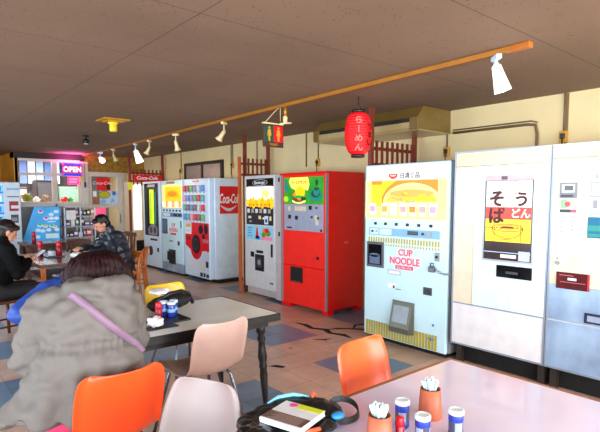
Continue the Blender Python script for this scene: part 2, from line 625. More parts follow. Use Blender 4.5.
# ------------------------------------------------------------------ ceiling fixtures
# spot track
t = thing('lighting_track', 'long orange-gold ceiling track carrying the spotlights above the vending machines', 'track', (3.10, 1.50, CZ), -R(1.75))
mb = MB(); mb.box(-0.022, 0.022, 0.0, 10.1, -0.035, -0.001, bev=0.004)
mb.build('rail', mat('gold_brown_rail', (176, 112, 34), 0.4, 0.2, var=0.1), t)
mb = MB(); mb.box(-0.025, 0.025, -0.03, 0.1, -0.037, 0.0, bev=0.005)
mb.build('end_feed', mat('orange_plastic', (176, 96, 20), 0.4), t)
mb = MB(); mb.box(-0.012, 0.012, 0.13, 10.08, -0.0365, -0.0345)
mb.build('conductor_slot', mat('slot_brown', (120, 70, 24), 0.5), t)

BEIGE = mat('cream_lamp_enamel', (238, 214, 160), 0.35)
def spotlight(x, y, size, tilt, rz, lit, label, drop=0.115):
    t = thing('spotlight', label, 'spotlight', (3.10 + 0.0306 * (y - 1.5), y, CZ - 0.036), rz, 'spotlights on the ceiling track')
    mb = MB(); mb.box(-0.018, 0.018, -0.05, 0.05, -0.03, 0.0, bev=0.004)
    mb.build('adapter', WHITE if lit else BEIGE, t)
    mb = MB(); mb.cyl((0, 0, -0.03), (0, 0, -drop), 0.009, n=10)
    mb.cyl((-0.014, 0, -drop), (0.014, 0, -drop), 0.016, n=12)
    mb.build('stem', WHITE if lit else BEIGE, t)
    M = Matrix.Rotation(tilt, 4, 'Y')
    prof = [(0.018, -0.0), (0.03, -0.006), (0.036, -0.05), (0.05, -0.14), (0.058, -0.185), (0.054, -0.185), (0.047, -0.14), (0.03, -0.06)] if lit else \
           [(0.012, 0.0), (0.024, -0.008), (0.026, -0.06), (0.03, -0.085), (0.05, -0.125), (0.047, -0.125), (0.026, -0.085)]
    mb = MB(); mb.lathe((0, 0, 0), [(r * size, z * size) for r, z in prof], n=24)
    h = mb.build('shade', mat('lit_white_shade', (255, 250, 240), 0.4, emit=1.6, var=0.01) if lit else BEIGE, t, smooth=True, loc=(0, 0, -drop - 0.001), rot=(0, tilt, 0))
    mb = MB(); mb.ell((0, 0, (-0.16 if lit else -0.1) * size), (0.042 * size if lit else 0.026 * size, 0.042 * size if lit else 0.026 * size, 0.03 * size))
    mb.build('bulb', G_LAMP if lit else mat('bulb_glass', (250, 240, 220), 0.15), h)
    return t
spotlight(3.15, 1.70, 0.95, R(-17), R(-40), True, 'large lit white cone spotlight nearest the camera, high on the right', 0.06)
spotlight(3.15, 5.28, 1.0, R(38), R(-60), False, 'unlit cream spotlight second along the track, left of the red and green toilet sign')
spotlight(3.15, 6.69, 1.0, R(-22), R(30), False, 'unlit cream spotlight above the high dark-framed wall window')
spotlight(3.15, 7.7, 0.95, R(30), R(-50), False, 'small unlit cream spotlight immediately right of the middle lit white cone')
spotlight(3.15, 8.33, 1.15, R(-20), R(-40), True, 'lit white cone spotlight halfway down the track near the yellow ceiling fitting')
spotlight(3.15, 9.51, 0.95, R(-25), R(-50), False, 'small unlit cream spotlight in front of the gold wall band')
spotlight(3.15, 10.34, 1.05, R(-78), R(60), True, 'far lit spotlight glowing round in front of the gold wall band')

# bracket lamp behind the toilet sign
t = thing('clip_lamp', 'cream clip lamp with a ring bracket hanging above the red and green toilet sign', 'lamp', (3.178, 4.02, CZ - 0.036))
mb = MB(); mb.cyl((0, 0, 0), (0, 0, -0.09), 0.016, n=12)
mb.build('stem', mat('brass', (190, 130, 50), 0.35, 0.5), t)
mb = MB(); mb.lathe((0, 0, -0.15), [(0.012, 0.062), (0.024, 0.05), (0.022, 0.0), (0.03, -0.02), (0.026, -0.02)], n=18)
mb.build('shade', BEIGE, t, smooth=True)
mb = MB(); mb.tube([(0.075 * math.cos(a), 0.03 * math.sin(a), -0.185 + 0.03 * abs(math.cos(a / 2))) for a in [2 * math.pi * i / 20 for i in range(20)]], 0.008, n=8)
mb.build('bracket', BEIGE, t)

# toilet sign
t = thing('toilet_sign', 'hanging green and red toilet sign with two small standing figures', 'sign', (3.155, 4.2, 2.02))
mb = MB(); mb.box(-0.13, 0.13, -0.012, 0.012, 0, 0.235, bev=0.003)
bd = mb.build('board', mat('sign_brown', (70, 34, 20), 0.5), t)
mb = MB(); mb.rect(-0.122, -0.001, 0.052, 0.222, -0.012, 0); mb.rect(0.001, 0.122, 0.052, 0.222, -0.012, 1)
mb.build('colour_panels', [DKGRN, SIGNRED], bd)
mb = MB()
for cx in (-0.058, 0.062):
    mb.disc(cx, 0.198, 0.013, 0.013, -0.0135)
    mb.prism([(cx - 0.018, 0.18), (cx + 0.018, 0.18), (cx + 0.026, 0.115), (cx + 0.012, 0.115), (cx + 0.010, 0.062), (cx - 0.010, 0.062), (cx - 0.012, 0.115), (cx - 0.026, 0.115)], -0.015, -0.0135)
mb.build('figures', mat('sign_gold', (206, 150, 40), 0.5), bd)
text('TOILET', 0.024, 0, -0.013, 0.028, mat('sign_gold', (206, 150, 40)), bd)
mb = MB(); mb.box(-0.13, 0.13, -0.016, 0.016, 0.235, 0.25)
mb.build('rail', BEIGE, t)
mb = MB(); mb.tube([(-0.1, 0, 0.25), (0.0, -0.02, 0.36), (0.02, -0.1, 0.41)], 0.003, n=6); mb.tube([(0.1, 0, 0.25), (0.02, -0.1, 0.41)], 0.003, n=6)
mb.build('cord', BEIGE, t)

# red paper lantern
t = thing('paper_lantern', 'red paper lantern with pale brush characters hanging before the air conditioner', 'lantern', (3.5, 3.3, 1.885))
mb = MB()
prof = [(0.05, 0.0), (0.06, 0.02)]
for i in range(61):
    u = i / 60
    prof.append((0.062 + 0.068 * math.sin(math.pi * u) ** 0.42 + 0.0035 * math.cos(u * 15 * 2 * math.pi), 0.02 + 0.39 * u))
prof += [(0.06, 0.41), (0.05, 0.43)]
mb.lathe((0, 0, 0), prof, n=36)
bodyo = mb.build('lantern_body', mat('lantern_paper', (236, 6, 16), 0.55, var=0.05, emit=0.1), t)
for z0, z1 in ((-0.012, 0.018), (0.412, 0.44)):
    mb = MB(); mb.lathe((0, 0, 0), [(0.055, z0), (0.066, z0 + 0.004), (0.066, z1 - 0.004), (0.055, z1)], n=24)
    mb.build('rim', BLACK, t)
mb = MB(); mb.tube([(-0.05, 0, 0.44), (0, 0, 0.5), (0, 0, 0.563)], 0.004, n=6); mb.tube([(0.05, 0, 0.44), (0, 0, 0.5)], 0.004, n=6)
mb.build('cord', BLACK, t)
def wrap_text(o, r, ang):
    """bend lettering round the lantern; ang is the direction it faces"""
    for v in o.data.vertices:
        x, y, z = v.co
        a = ang + x / r
        rr = r + z
        v.co = Vector((rr * math.cos(a), rr * math.sin(a), y))
    o.rotation_euler = (0, 0, 0)
a_cam = math.atan2(-3.3, -3.5)
for i, ch in enumerate('らーめん'):
    if ch == 'ー':
        ch = '|'
    o = text(ch, 0.062, 0, 0, 0.33 - i * 0.085, mat('lantern_ink_pale', (255, 120, 110), 0.6), bodyo, sx=1.15, ext=0.001, bold=0.02)
    wrap_text(o, 0.1345, a_cam + 0.05)
for i, ch in enumerate('うまい'):
    o = text(ch, 0.06, 0, 0, 0.27 - i * 0.075, mat('lantern_ink_black', (20, 8, 8), 0.6), bodyo, sx=1.1, ext=0.001, bold=0.02)
    wrap_text(o, 0.1345, a_cam + 0.98)

# yellow ceiling fitting and small black spot
t = thing('ceiling_detector', 'yellow round ceiling fitting on a square gold plate', 'ceiling fitting', (2.19, 6.2, CZ))
GOLDM = mat('gold_yellow_plastic', (184, 130, 20), 0.4)
mb = MB(); mb.box(-0.16, 0.16, -0.16, 0.16, -0.02, -0.001, bev=0.006)
mb.box(-0.1, 0.1, -0.1, 0.1, -0.035, -0.016, bev=0.006)
mb.build('plate', GOLDM, t)
mb = MB(); mb.lathe((0, 0, 0), [(0.06, -0.033), (0.064, -0.045), (0.046, -0.06), (0.046, -0.125), (0.042, -0.145), (0.03, -0.15)], n=24)
mb.build('barrel', mat('bright_yellow_plastic', (240, 205, 20), 0.4), t, smooth=True)
t = thing('black_spotlight', 'small black ceiling spot near the neon sign corner', 'spotlight', (2.4, 8.0, CZ))
mb = MB(); mb.cyl((0, 0, -0.001), (0, 0, -0.03), 0.045, n=20); mb.cyl((0, 0, -0.03), (0, 0, -0.06), 0.014)
mb.build('mount', BLACK, t)
mb = MB(); mb.lathe((0, 0, -0.06), [(0.03, 0.0), (0.045, -0.01), (0.05, -0.07), (0.042, -0.07)], n=20)
mb.build('shade', BLACK, t, smooth=True)
mb = MB(); mb.cyl((0, 0, -0.12), (0, 0, -0.136), 0.034)
mb.build('lens', PAPER, t)

# ceiling-hung air conditioner
t = thing('air_conditioner', 'long beige ceiling-hung air conditioner with a dark outlet slot behind the red lantern', 'air conditioner', (4.25, 3.17, 2.192))
ACM = mat('gold_brown_plastic', (118, 92, 44), 0.3, var=0.1)  # upper case and end caps gold-brown, lower case a paler tan
mb = MB()
def prof_y(pts, y0, y1, mi=0):
    a = [mb.bm.verts.new((p[0], y0, p[1])) for p in pts]
    b = [mb.bm.verts.new((p[0], y1, p[1])) for p in pts]
    mb.bm.faces.new(a); mb.bm.faces.new(b[::-1])
    for i in range(len(pts)):
        j = (i + 1) % len(pts)
        mb.bm.faces.new([a[j], a[i], b[i], b[j]])
prof_y([(0.0, 0.03), (0.03, 0.0), (0.6, 0.0), (0.6, 0.09), (0.0, 0.09)], 0, 1.62)
mb.build('lower_case', mat('tan_plastic', (172, 150, 102), 0.3, var=0.06), t)
mb = MB()
prof_y([(0.0, 0.135), (0.6, 0.135), (0.6, 0.255), (0.1, 0.255), (0.03, 0.17)], 0.0, 1.62)
mb.build('upper_case', ACM, t)
mb = MB(); mb.box(0.02, 0.6, 0.01, 1.61, 0.09, 0.135)
mb.build('outlet_recess', BLACK, t)
for i in range(2):
    mb = MB(); mb.box(0.004, 0.03, 0.1, 1.55, 0.098 + i * 0.018, 0.104 + i * 0.018)
    mb.build('louver', mat('dark_louver', (60, 44, 34), 0.5), t)
for y in (0.0, 1.52):
    mb = MB(); mb.box(-0.004, 0.6, y - 0.004, y + 0.104, 0.01, 0.14, bev=0.006)
    mb.build('end_cap', ACM, t)
for y in (0.2, 1.4):
    mb = MB(); mb.cyl((0.3, y, 0.25), (0.3, y, 0.259), 0.03)
    mb.build('hanger', STEEL, t)

# plug boxes on the right wall, one with conduit
OCH = mat('ochre_plastic', (200, 140, 24), 0.45)
def plug(y, z, label):
    t = thing('wall_outlet', label, 'outlet', (WX - 0.001, y, z), R(-90), 'yellow wall outlets')
    mb = MB(); mb.box(-0.035, 0.035, -0.03, 0, -0.055, 0.055, bev=0.006)
    mb.build('cover_plate', OCH, t)
    mb = MB(); mb.box(-0.02, 0.02, -0.05, -0.03, -0.02, 0.03, bev=0.004)
    mb.build('plug', BLACK, t)
    mb = MB(); mb.tube([(0, -0.045, -0.02), (0.01, -0.05, -0.1), (0.0, -0.02, -0.3)], 0.006, n=8)
    mb.build('cord', BLACK, t)
    mb = MB(); mb.cyl((0, -0.012, 0.055), (0, -0.012, CZ - z - 0.002), 0.008, n=8)
    mb.build('conduit', mat('conduit_brown', (110, 84, 56), 0.5), t)
plug(3.2, 2.0, 'yellow wall outlet just right of the air conditioner')
plug(1.96, 2.05, 'yellow wall outlet above the joint of the two tall noodle machines')
plug(5.35, 2.0, 'yellow wall outlet above the red machine')
plug(7.66, 2.08, 'yellow wall outlet right of the high window')
plug(8.1 + 1.6, 2.06, 'yellow wall outlet left of the high window')
mb = MB(); mb.tube([(WX - 0.02, 3.12, 2.2), (WX - 0.02, 2.3, 2.2), (WX - 0.02, 2.22, 2.19), (WX - 0.02, 2.2, 2.1), (WX - 0.02, 2.2, 1.6)], 0.014, n=10)
mb.tube([(WX - 0.02, 3.12, 2.23), (WX - 0.02, 2.26, 2.23), (WX - 0.02, 2.2, 2.21)], 0.007, n=8)
tag(mb.build('conduit_pipe', mat('conduit_brown', (110, 84, 56), 0.5)), 'bent brown pipe running along the cream wall above the white noodle machine', 'pipe')

# wooden slat partitions standing out from the right wall
def partition(y, label, x0=3.98, px=0.0):
    t = thing('slat_partition', label, 'partition', (x0, y, 0), 0, 'red-stained slat partitions')
    L = WX - 0.02 - x0
    mb = MB(); mb.box(px, px + 0.045, 0, 0.045, 0, CZ - 0.003)
    mb.build('post', REDWOOD, t)
    if px:
        mb = MB(); mb.box(0, 0.04, 0, 0.04, 0, 2.12)
        mb.build('post', mat('orange_stained_post', (196, 92, 50), 0.5, var=.2), t)
    mb = MB(); mb.box(L - 0.1, L - 0.055, 0, 0.045, 0, CZ - 0.003)
    mb.build('post', REDWOOD, t)
    for z in (1.83, 2.0):
        mb = MB(); mb.box(0.045, L - 0.1, 0.018, 0.04, z, z + 0.035)
        mb.build('rail', REDWOOD, t)
    n = max(6, int(L * 9.5))
    sb = MB(); sb.box(-0.014, 0.014, 0.0, 0.018, 1.76, 2.1)
    s0 = sb.build('slat', REDWOOD, t)
    for i in range(n):
        x = 0.1 + (L - 0.24) * i / (n - 1)
        s = s0 if i == 0 else s0.copy()
        if i:
            COL.objects.link(s)
            s.parent = t
        s.location = (x, 0, 0)
    return t
partition(3.56, 'red-brown slat partition beside the padlocked noodle machine under the air conditioner')
partition(6.44, 'red-brown slat partition between the drink machine and the hot snack machine', 4.18, 0.1)
partition(10.42, 'red-brown slat partition farthest back, with the red banner')
mb = MB(); mb.box(4.08, 4.72, 10.395, 10.41, 1.845, 1.985)
bn = tag(mb.build('red_banner', SIGNRED), 'small red banner with white writing fixed on the far slat partition', 'banner')
text('Coca-Cola', 0.075, 4.38, 10.394, 1.92, PAPER, bn, shear=0.25, sx=1.1, bold=0.02)
# ------------------------------------------------------------------ vending machines
# local frame: x to the viewer's right along the front, y into the cabinet, z up; all face -x
FACE = R(-90)
def feet(t, W, D, z, inset=0.06):
    for x in (inset, W - inset):
        for y in (inset + 0.02, D - inset):
            mb = MB(); mb.cyl((x, y, 0), (x, y, z + 0.002), 0.025, n=12)
            mb.build('foot', BLACK, t)

# ---- instant noodle machine ----
t = thing('instant_noodle_machine', 'pale blue-white instant noodle machine with yellow window and chained padlock beside the tall white one', 'vending machine', (3.84, 3.52, 0), FACE)
W = 1.03
mb = MB(); mb.box(0.0, W, 0.04, 0.6, 0.05, 1.825, bev=0.01)
mb.build('cabinet', mat('cabinet_grey', (120, 122, 128), 0.4), t)
mb = MB(); mb.box(0.05, W - 0.05, 0.06, 0.55, 0, 0.052)
mb.build('plinth', ROUGHBLK, t)
mb = MB(); mb.box(0.012, W - 0.012, 0.0, 0.04, 0.05, 1.82, bev=0.012)
dr = mb.build('door', ICE, t)
mb = MB(); mb.rect(0.035, 0.995, 1.665, 1.8, 0.0, 0, 0.003)
hd = mb.build('header_sign', mat('lit_header', (255, 246, 240), 0.4, emit=0.15), dr)
mb = MB()
mb.prism([(0.325, 1.715), (0.435, 1.715), (0.43, 1.695), (0.41, 1.677), (0.38, 1.67), (0.35, 1.677), (0.33, 1.695)], -0.0045, -0.003, 0)
mb.prism([(0.325, 1.715), (0.338, 1.728), (0.352, 1.718), (0.366, 1.728), (0.38, 1.718), (0.394, 1.728), (0.408, 1.718), (0.422, 1.728), (0.435, 1.715)], -0.0045, -0.003, 1)
mb.disc(0.38, 1.708, 0.035, 0.012, -0.0045, 2, 12, 180, 360)
mb.build('logo', [SIGNRED, ORG, PAPER], hd)
text('日清食品', 0.058, 0.585, -0.003, 1.703, BLACK, hd, bold=0.015)
# lit display window
mb = MB(); mb.rect(0.035, 1.0, 1.285, 1.655, 0.0, 0, 0.002)
wn = mb.build('display_window', G_PALE, dr)
mb = MB()
yy = -0.002
mb.rect(0.1, 0.9, 1.40, 1.655, yy, 1); mb.rect(0.1, 0.24, 1.4, 1.62, yy - 0.0015, 0)
mb.prism([(0.24, 1.655), (0.42, 1.655), (0.3, 1.58), (0.24, 1.5)], yy - 0.003, yy - 0.0015, 0)
mb.disc(0.6, 1.44, 0.34, 0.19, yy - 0.0015, 2, 32, 0, 180)
mb.disc(0.6, 1.44, 0.34, 0.06, yy - 0.003, 2, 32)
mb.disc(0.6, 1.45, 0.29, 0.12, yy - 0.0045, 0, 28, 0, 180)
mb.disc(0.6, 1.53, 0.26, 0.035, yy - 0.006, 3, 24)
for i in range(14):
    a = random.random() * 6.28
    mb.disc(0.6 + 0.22 * math.cos(a) * random.random() ** .5, 1.49 + 0.04 * math.sin(a), 0.03, 0.012, yy - 0.0075 - i * 0.0004, random.choice([0, 1, 3, 4]), 10)
for i, (x, c) in enumerate(((0.13, 6), (0.29, 3), (0.40, 5), (0.52, 4), (0.63, 1), (0.745, 4), (0.86, 6))):
    mb.prism([(x - 0.045, 1.43), (x + 0.045, 1.43), (x + 0.036, 1.315), (x - 0.036, 1.315)], yy - 0.016, yy - 0.0145, 5)
    mb.prism([(x - 0.038, 1.405), (x + 0.038, 1.405), (x + 0.034, 1.345), (x - 0.034, 1.345)], yy - 0.0175, yy - 0.016, c)
mb.build('food_picture', [G_YEL, G_ORG, G_PALE, mat('lit_light_orange', (246, 160, 70), 0.4, emit=0.45), G_PINK, G_WHITE, G_LAV], wn)
mb = MB()
mb.box(0.025, 1.01, -0.012, 0.0, 1.655, 1.668); mb.box(0.025, 1.01, -0.012, 0.0, 1.27, 1.285)
mb.box(0.025, 0.037, -0.012, 0.0, 1.285, 1.655); mb.box(0.998, 1.01, -0.012, 0.0, 1.285, 1.655)
mb.build('window_frame', mat('window_trim_cream', (240, 226, 200), 0.35), dr)
for x in (0.16, 0.293, 0.429, 0.565, 0.697, 0.833):
    mb = MB(); mb.box(x - 0.017, x + 0.017, -0.008, 0, 1.212, 1.24, bev=0.003)
    mb.build('button', BLACK, dr)
mb = MB()
mb.rect(0.07, 0.93, 1.105, 1.183, 0, 0, 0.002); mb.rect(0.085, 0.2, 1.115, 1.175, -0.002, 1); mb.rect(0.215, 0.37, 1.115, 1.175, -0.002, 1)
mb.disc(0.12, 1.145, 0.018, 0.012, -0.0035, 2, 12); mb.rect(0.16, 0.19, 1.142, 1.15, -0.0035, 2)
pnl = mb.build('control_panel', [LBLUE, mat('pale_blue_label', (206, 226, 240), 0.4), DKGREY], dr)
mb = MB(); mb.box(0.57, 0.69, -0.01, -0.002, 1.13, 1.168, bev=0.003)
mb.build('price_display', BLACKG, pnl)
mb = MB(); mb.cyl((0.815, 0, 1.145), (0.815, -0.012, 1.145), 0.028, n=20); mb.box(0.812, 0.818, -0.014, -0.01, 1.128, 1.162)
mb.build('coin_slot', STEEL, pnl)
mb = MB(); mb.box(0.73, 0.76, -0.008, -0.002, 1.135, 1.16)
mb.build('return_lever', DKGREY, pnl)
mb = MB()
for i in range(27):
    x = 0.066 + i * 0.0325
    mb.rect(x, x + 0.019, 1.035, 1.085, 0, 0, 0.002)
    if x > 0.28:
        mb.rect(x, x + 0.015, 1.0, 1.024, 0, 0, 0.002)
mb.build('stripe_print', GOLD, dr)
mb = MB()
for i in range(26):
    x = 0.04 + i * 0.0342
    mb.rect(x, x + 0.024, 0.06, 0.205, 0, 0, 0.002)
    mb.rect(x + 0.024, x + 0.0265, 0.06, 0.205, 0, 1, 0.002)
mb.build('stripe_print', [GOLD, DKGRN], dr)
# hot water bay
mb = MB(); mb.box(0.053, 0.278, -0.014, 0.0, 0.772, 1.036, bev=0.004)
by = mb.build('dispensing_bay', mat('bay_trim_grey', (84, 88, 98), 0.35), dr)
mb = MB(); mb.box(0.078, 0.255, -0.018, -0.013, 0.80, 1.01)
mb.build('bay_window', BLACKG, by)
mb = MB(); mb.box(0.1, 0.235, -0.022, -0.018, 0.81, 0.9); mb.disc(0.167, 0.9, 0.067, 0.02, -0.018, 0, 16, t=0.004)
mb.build('cup_cradle', mat('bay_steel_blue', (90, 108, 140), 0.3), by)
PK = mat('logo_pink_red', (232, 60, 96), 0.4)
PKO = mat('logo_pale_pink', (250, 190, 200), 0.4)
for body, h, x, z, sx in (('CUP', 0.062, 0.545, 0.952, 1.0), ('NOODLE', 0.066, 0.535, 0.868, 0.92)):
    text(body, h + 0.016, x, -0.0005, z, PKO, dr, sx=sx, bold=0.07, ext=0.001)
    text(body, h, x, -0.0022, z, PK, dr, sx=sx * 1.04, bold=0.012, ext=0.001)
mb = MB(); mb.box(0.425, 0.64, -0.0025, 0, 0.785, 0.822, bev=0.001)
pl = mb.build('name_plate', PK, dr)
text('カップヌードル', 0.024, 0.532, -0.0025, 0.803, PAPER, pl, bold=0.01)
mb = MB(); mb.box(0.33, 0.498, -0.005, 0, 0.72, 0.772, bev=0.003)
mb.build('instruction_plate', mat('plate_silver', (196, 204, 212), 0.3, 0.3), dr)
mb = MB(); mb.rect(0.345, 0.48, 0.765 - 0.034, 0.765 - 0.006, -0.005, 0)
mb.build('instruction_label', PAPER, dr)
mb = MB(); mb.rect(0.33, 0.43, 0.58, 0.635, 0, 0, 0.002); mb.disc(0.41, 0.598, 0.012, 0.015, -0.002, 1, 12); mb.rect(0.43, 0.5, 0.578, 0.584, -0.002, 1)
mb.build('coin_notice', [PAPER, BLACK], dr)
mb = MB(); mb.box(0.885, 0.935, -0.012, 0, 0.905, 0.985, bev=0.004)
lk = mb.build('lock', STEEL, dr)
mb = MB(); mb.cyl((0.91, -0.012, 0.945), (0.91, -0.02, 0.945), 0.014, n=14)
mb.build('key_cylinder', BLACK, lk)
mb = MB(); mb.box(0.765, 0.86, -0.008, 0, 0.575, 0.648, bev=0.003)
rt = mb.build('coin_return', DKGREY, dr)
mb = MB(); mb.box(0.785, 0.84, -0.011, -0.008, 0.592, 0.632)
mb.build('coin_cup', BLACKG, rt)
mb = MB(); mb.rect(0.82, 0.9, 0.16, 0.168, -0.002, 0); mb.rect(0.855, 0.863, 0.145, 0.18, -0.0035, 0); mb.disc(0.88, 0.3, 0.012, 0.012, -0.0015, 0, 10)
mb.build('sticker', BLUE, dr)
# slanted delivery door
mb = MB()
a = [(0.395, 0.0, 0.47), (0.665, 0.0, 0.47), (0.665, 0.0, 0.155), (0.395, 0.0, 0.155)]
b = [(0.41, -0.012, 0.465), (0.65, -0.012, 0.465), (0.65, -0.075, 0.215), (0.41, -0.075, 0.215)]
c = [(0.41, -0.075, 0.165), (0.65, -0.075, 0.165)]
V = {}
def vv(p):
    if p not in V:
        V[p] = mb.bm.verts.new(p)
    return V[p]
for q in ([b[0], b[1], b[2], b[3]], [b[3], b[2], c[1], c[0]], [a[0], a[1], b[1], b[0]], [a[1], a[2], c[1], b[2], b[1]], [a[0], b[0], b[3], c[0], a[3]], [c[0], c[1], a[2], a[3]], [a[3], a[2], a[1], a[0]]):
    mb.bm.faces.new([vv(p) for p in q])
dd = mb.build('delivery_door', mat('olive_metal', (92, 92, 80), 0.35, 0.4), dr)
def slant(x, s, off):   # point on the slanted face, s from 0 top to 1 bottom
    return (x, -0.012 - 0.063 * s - off, 0.465 - 0.25 * s - off * 0.25)
mb = MB()
for off in (0.003,):
    p = [slant(0.435, 0.14, off), slant(0.625, 0.14, off), slant(0.625, 0.8, off), slant(0.435, 0.8, off)]
    mb.face(p)
    q = [slant(0.435, 0.14, -0.002), slant(0.625, 0.14, -0.002), slant(0.625, 0.8, -0.002), slant(0.435, 0.8, -0.002)]
    for i in range(4):
        mb.face([p[i], q[i], q[(i + 1) % 4], p[(i + 1) % 4]])
mb.build('door_window', mat('smoked_window', (70, 78, 92), 0.12, var=0.4, vs=12), dd)
# chain and padlock
mb = MB(); mb.box(0.835, 0.895, -0.04, 0.0, 0.80, 0.855, bev=0.008)
mb.tube([(0.85, -0.02, 0.855), (0.852, -0.02, 0.885), (0.88, -0.02, 0.885), (0.882, -0.02, 0.855)], 0.006, n=8)
mb.build('padlock', CHROME, t)
mb = MB()
for i in range(7):
    cxx = 0.9 + i * 0.024
    zz = 0.838 - 0.02 * math.sin(i / 6 * math.pi) - i * 0.006
    pts = []
    for k in range(11):
        aa = 2 * math.pi * k / 10
        if i % 2:
            pts.append((cxx + 0.017 * math.cos(aa), -0.02 + 0.009 * math.sin(aa), zz))
        else:
            pts.append((cxx + 0.017 * math.cos(aa), -0.02, zz + 0.009 * math.sin(aa)))
    mb.tube(pts, 0.0035, n=6)
mb.build('chain', STEEL, t)

# ---- tall white noodle machine with the picture window ----
UD = thing('noodle_machine', 'tall white noodle machine with a red and yellow bowl picture window on dark legs', 'vending machine', (3.84, 2.447, 0), FACE)
def tall(t, W, D=0.95):
    mb = MB(); mb.box(0.012, W - 0.012, 0.035, D, 0.188, 1.88, bev=0.006)
    mb.build('cabinet', mat('side_panel_grey', (176, 176, 176), 0.4), t)
    for x in (0.02, W - 0.07):
        for y in (0.06, D - 0.1):
            mb = MB(); mb.box(x, x + 0.05, y, y + 0.05, 0.0, 0.19)
            mb.build('leg', mat('rusty_leg', (40, 30, 24), 0.6, var=0.3), t)
    mb = MB(); mb.box(0.0, W, 0.14, D - 0.12, 0.0, 0.186)  # black block put in for the shaded gap and dark rubble between the legs
    mb.build('plinth', ROUGHBLK, t)
    # aluminium edge trims
    mb = MB()
    mb.box(0.0, 0.014, -0.012, 0.036, 0.186, 1.882); mb.box(W - 0.014, W, -0.012, 0.036, 0.186, 1.882)
    mb.box(0.014, W - 0.014, -0.012, 0.036, 1.868, 1.882); mb.box(0.014, W - 0.014, -0.012, 0.036, 0.186, 0.2)
    mb.build('edge_trim', TRIM, t)
W = 0.82
tall(UD, W)
mb = MB(); mb.box(0.014, W - 0.014, -0.006, 0.036, 1.757, 1.868)
mb.build('header_panel', CREAM, UD)
mb = MB(); mb.box(0.014, W - 0.014, -0.007, 0.036, 0.2, 0.556)
mb.build('lower_panel', mat('lower_panel_white', (232, 230, 234), 0.3), UD)
mb = MB(); mb.box(0.014, W - 0.014, -0.014, 0.036, 0.556, 0.566)
mb.build('seam_strip', TRIM, UD)
mb = MB(); mb.box(0.014, 0.196, -0.007, 0.036, 0.566, 1.752)
mb.build('side_strip', mat('warm_white_panel', (232, 214, 190), 0.3), UD)
mb = MB(); mb.box(0.2, W - 0.014, -0.014, 0.036, 0.566, 1.752, bev=0.004)
dr = mb.build('door', mat('cool_white_panel', (216, 241, 250), 0.25), UD)
mb = MB(); mb.box(0.285, 0.715, -0.022, -0.013, 0.965, 1.682, bev=0.004)
fr = mb.build('picture_frame', mat('frame_silver', (170, 176, 184), 0.3, 0.5), dr)
mb = MB()
y = -0.022
mb.rect(0.3, 0.7, 0.98, 1.668, y, 3, 0.001)
mb.rect(0.313, 0.69, 1.13, 1.62, y - 0.001, 0, 0.001)
mb.rect(0.313, 0.69, 1.315, 1.412, y - 0.002, 1, 0.001)
mb.rect(0.313, 0.69, 1.13, 1.315, y - 0.002, 2, 0.001)
for x in (0.42, 0.56):
    mb.rect(x, x + 0.004, 1.41, 1.62, y - 0.003, 4, 0.001)
for x in (0.39, 0.61):
    mb.rect(x, x + 0.004, 1.13, 1.412, y - 0.003, 4, 0.001)
for z in (1.52, 1.315, 1.24):
    mb.rect(0.313, 0.69, z, z + 0.004, y - 0.003, 4, 0.001)
mb.rect(0.3, 0.7, 1.625, 1.668, y - 0.003, 5, 0.001)
mb.rect(0.44, 0.49, 1.632, 1.66, y - 0.004, 3, 0.001)
# line drawing of a bowl
def stroke(mb, pts, w, y, mi):
    P = [Vector((p[0], p[1])) for p in pts]
    for i in range(len(P) - 1):
        d = (P[i + 1] - P[i])
        n = Vector((-d.y, d.x)).normalized() * w / 2
        e = d.normalized() * w * 0.3
        q = [P[i] + n - e, P[i] - n - e, P[i + 1] - n + e, P[i + 1] + n + e]
        mb.prism([(v.x, v.y) for v in q], y - 0.001, y, mi)
E2 = lambda cx, cz, rx, rz, a0, a1, n=16: [(cx + rx * math.cos(R(a0 + (a1 - a0) * i / n)), cz + rz * math.sin(R(a0 + (a1 - a0) * i / n))) for i in range(n + 1)]
stroke(mb, E2(0.5, 1.245, 0.13, 0.03, 0, 360, 24), 0.005, y - 0.004, 4)
stroke(mb, E2(0.5, 1.245, 0.13, 0.085, 180, 360), 0.005, y - 0.004, 4)
stroke(mb, E2(0.5, 1.25, 0.09, 0.016, 0, 360, 20), 0.004, y - 0.004, 4)
mb.disc(0.5, 1.25, 0.06, 0.008, y - 0.004, 4, 16)
stroke(mb, [(0.46, 1.15), (0.54, 1.15)], 0.005, y - 0.004, 4)
pic = mb.build('bowl_picture', [mat('backlit_white', (250, 244, 240), 0.3, emit=0.3), mat('backlit_red', (226, 40, 14), 0.3, emit=0.3), mat('backlit_yellow', (252, 206, 0), 0.3, emit=0.4), mat('dark_brown_glass', (52, 30, 26), 0.2), mat('lead_line', (110, 50, 30), 0.5), mat('lilac_grey', (178, 160, 172), 0.3)], fr)
INK = mat('brush_ink', (150, 30, 24), 0.5)
for ch, x, z, h in (('う', 0.61, 1.475, 0.115), ('ど', 0.61, 1.37, 0.0), ('そ', 0.405, 1.48, 0.125), ('ば', 0.41, 1.345, 0.135)):
    if h:
        text(ch, h, x, y - 0.005, z, mat('brush_ink_dark', (70, 20, 16), 0.5), pic, bold=0.04, ext=0.0008)
text('どん', 0.075, 0.61, y - 0.005, 1.365, mat('brush_ink_white', (250, 230, 220), 0.5), pic, bold=0.03, ext=0.0008)
mb = MB(); mb.rect(0.305, 0.695, 1.04, 1.046, y - 0.001, 0); mb.rect(0.45, 0.58, 1.0, 1.028, y - 0.001, 1); mb.rect(0.6, 0.69, 0.985, 1.062, y - 0.002, 2)
mb.build('price_label', [ALU, PAPER, LGREY], fr)
mb = MB(); mb.box(0.418, 0.71, -0.024, -0.013, 0.838, 0.938, bev=0.004)
sl = mb.build('serving_slot', BLACKG, dr)
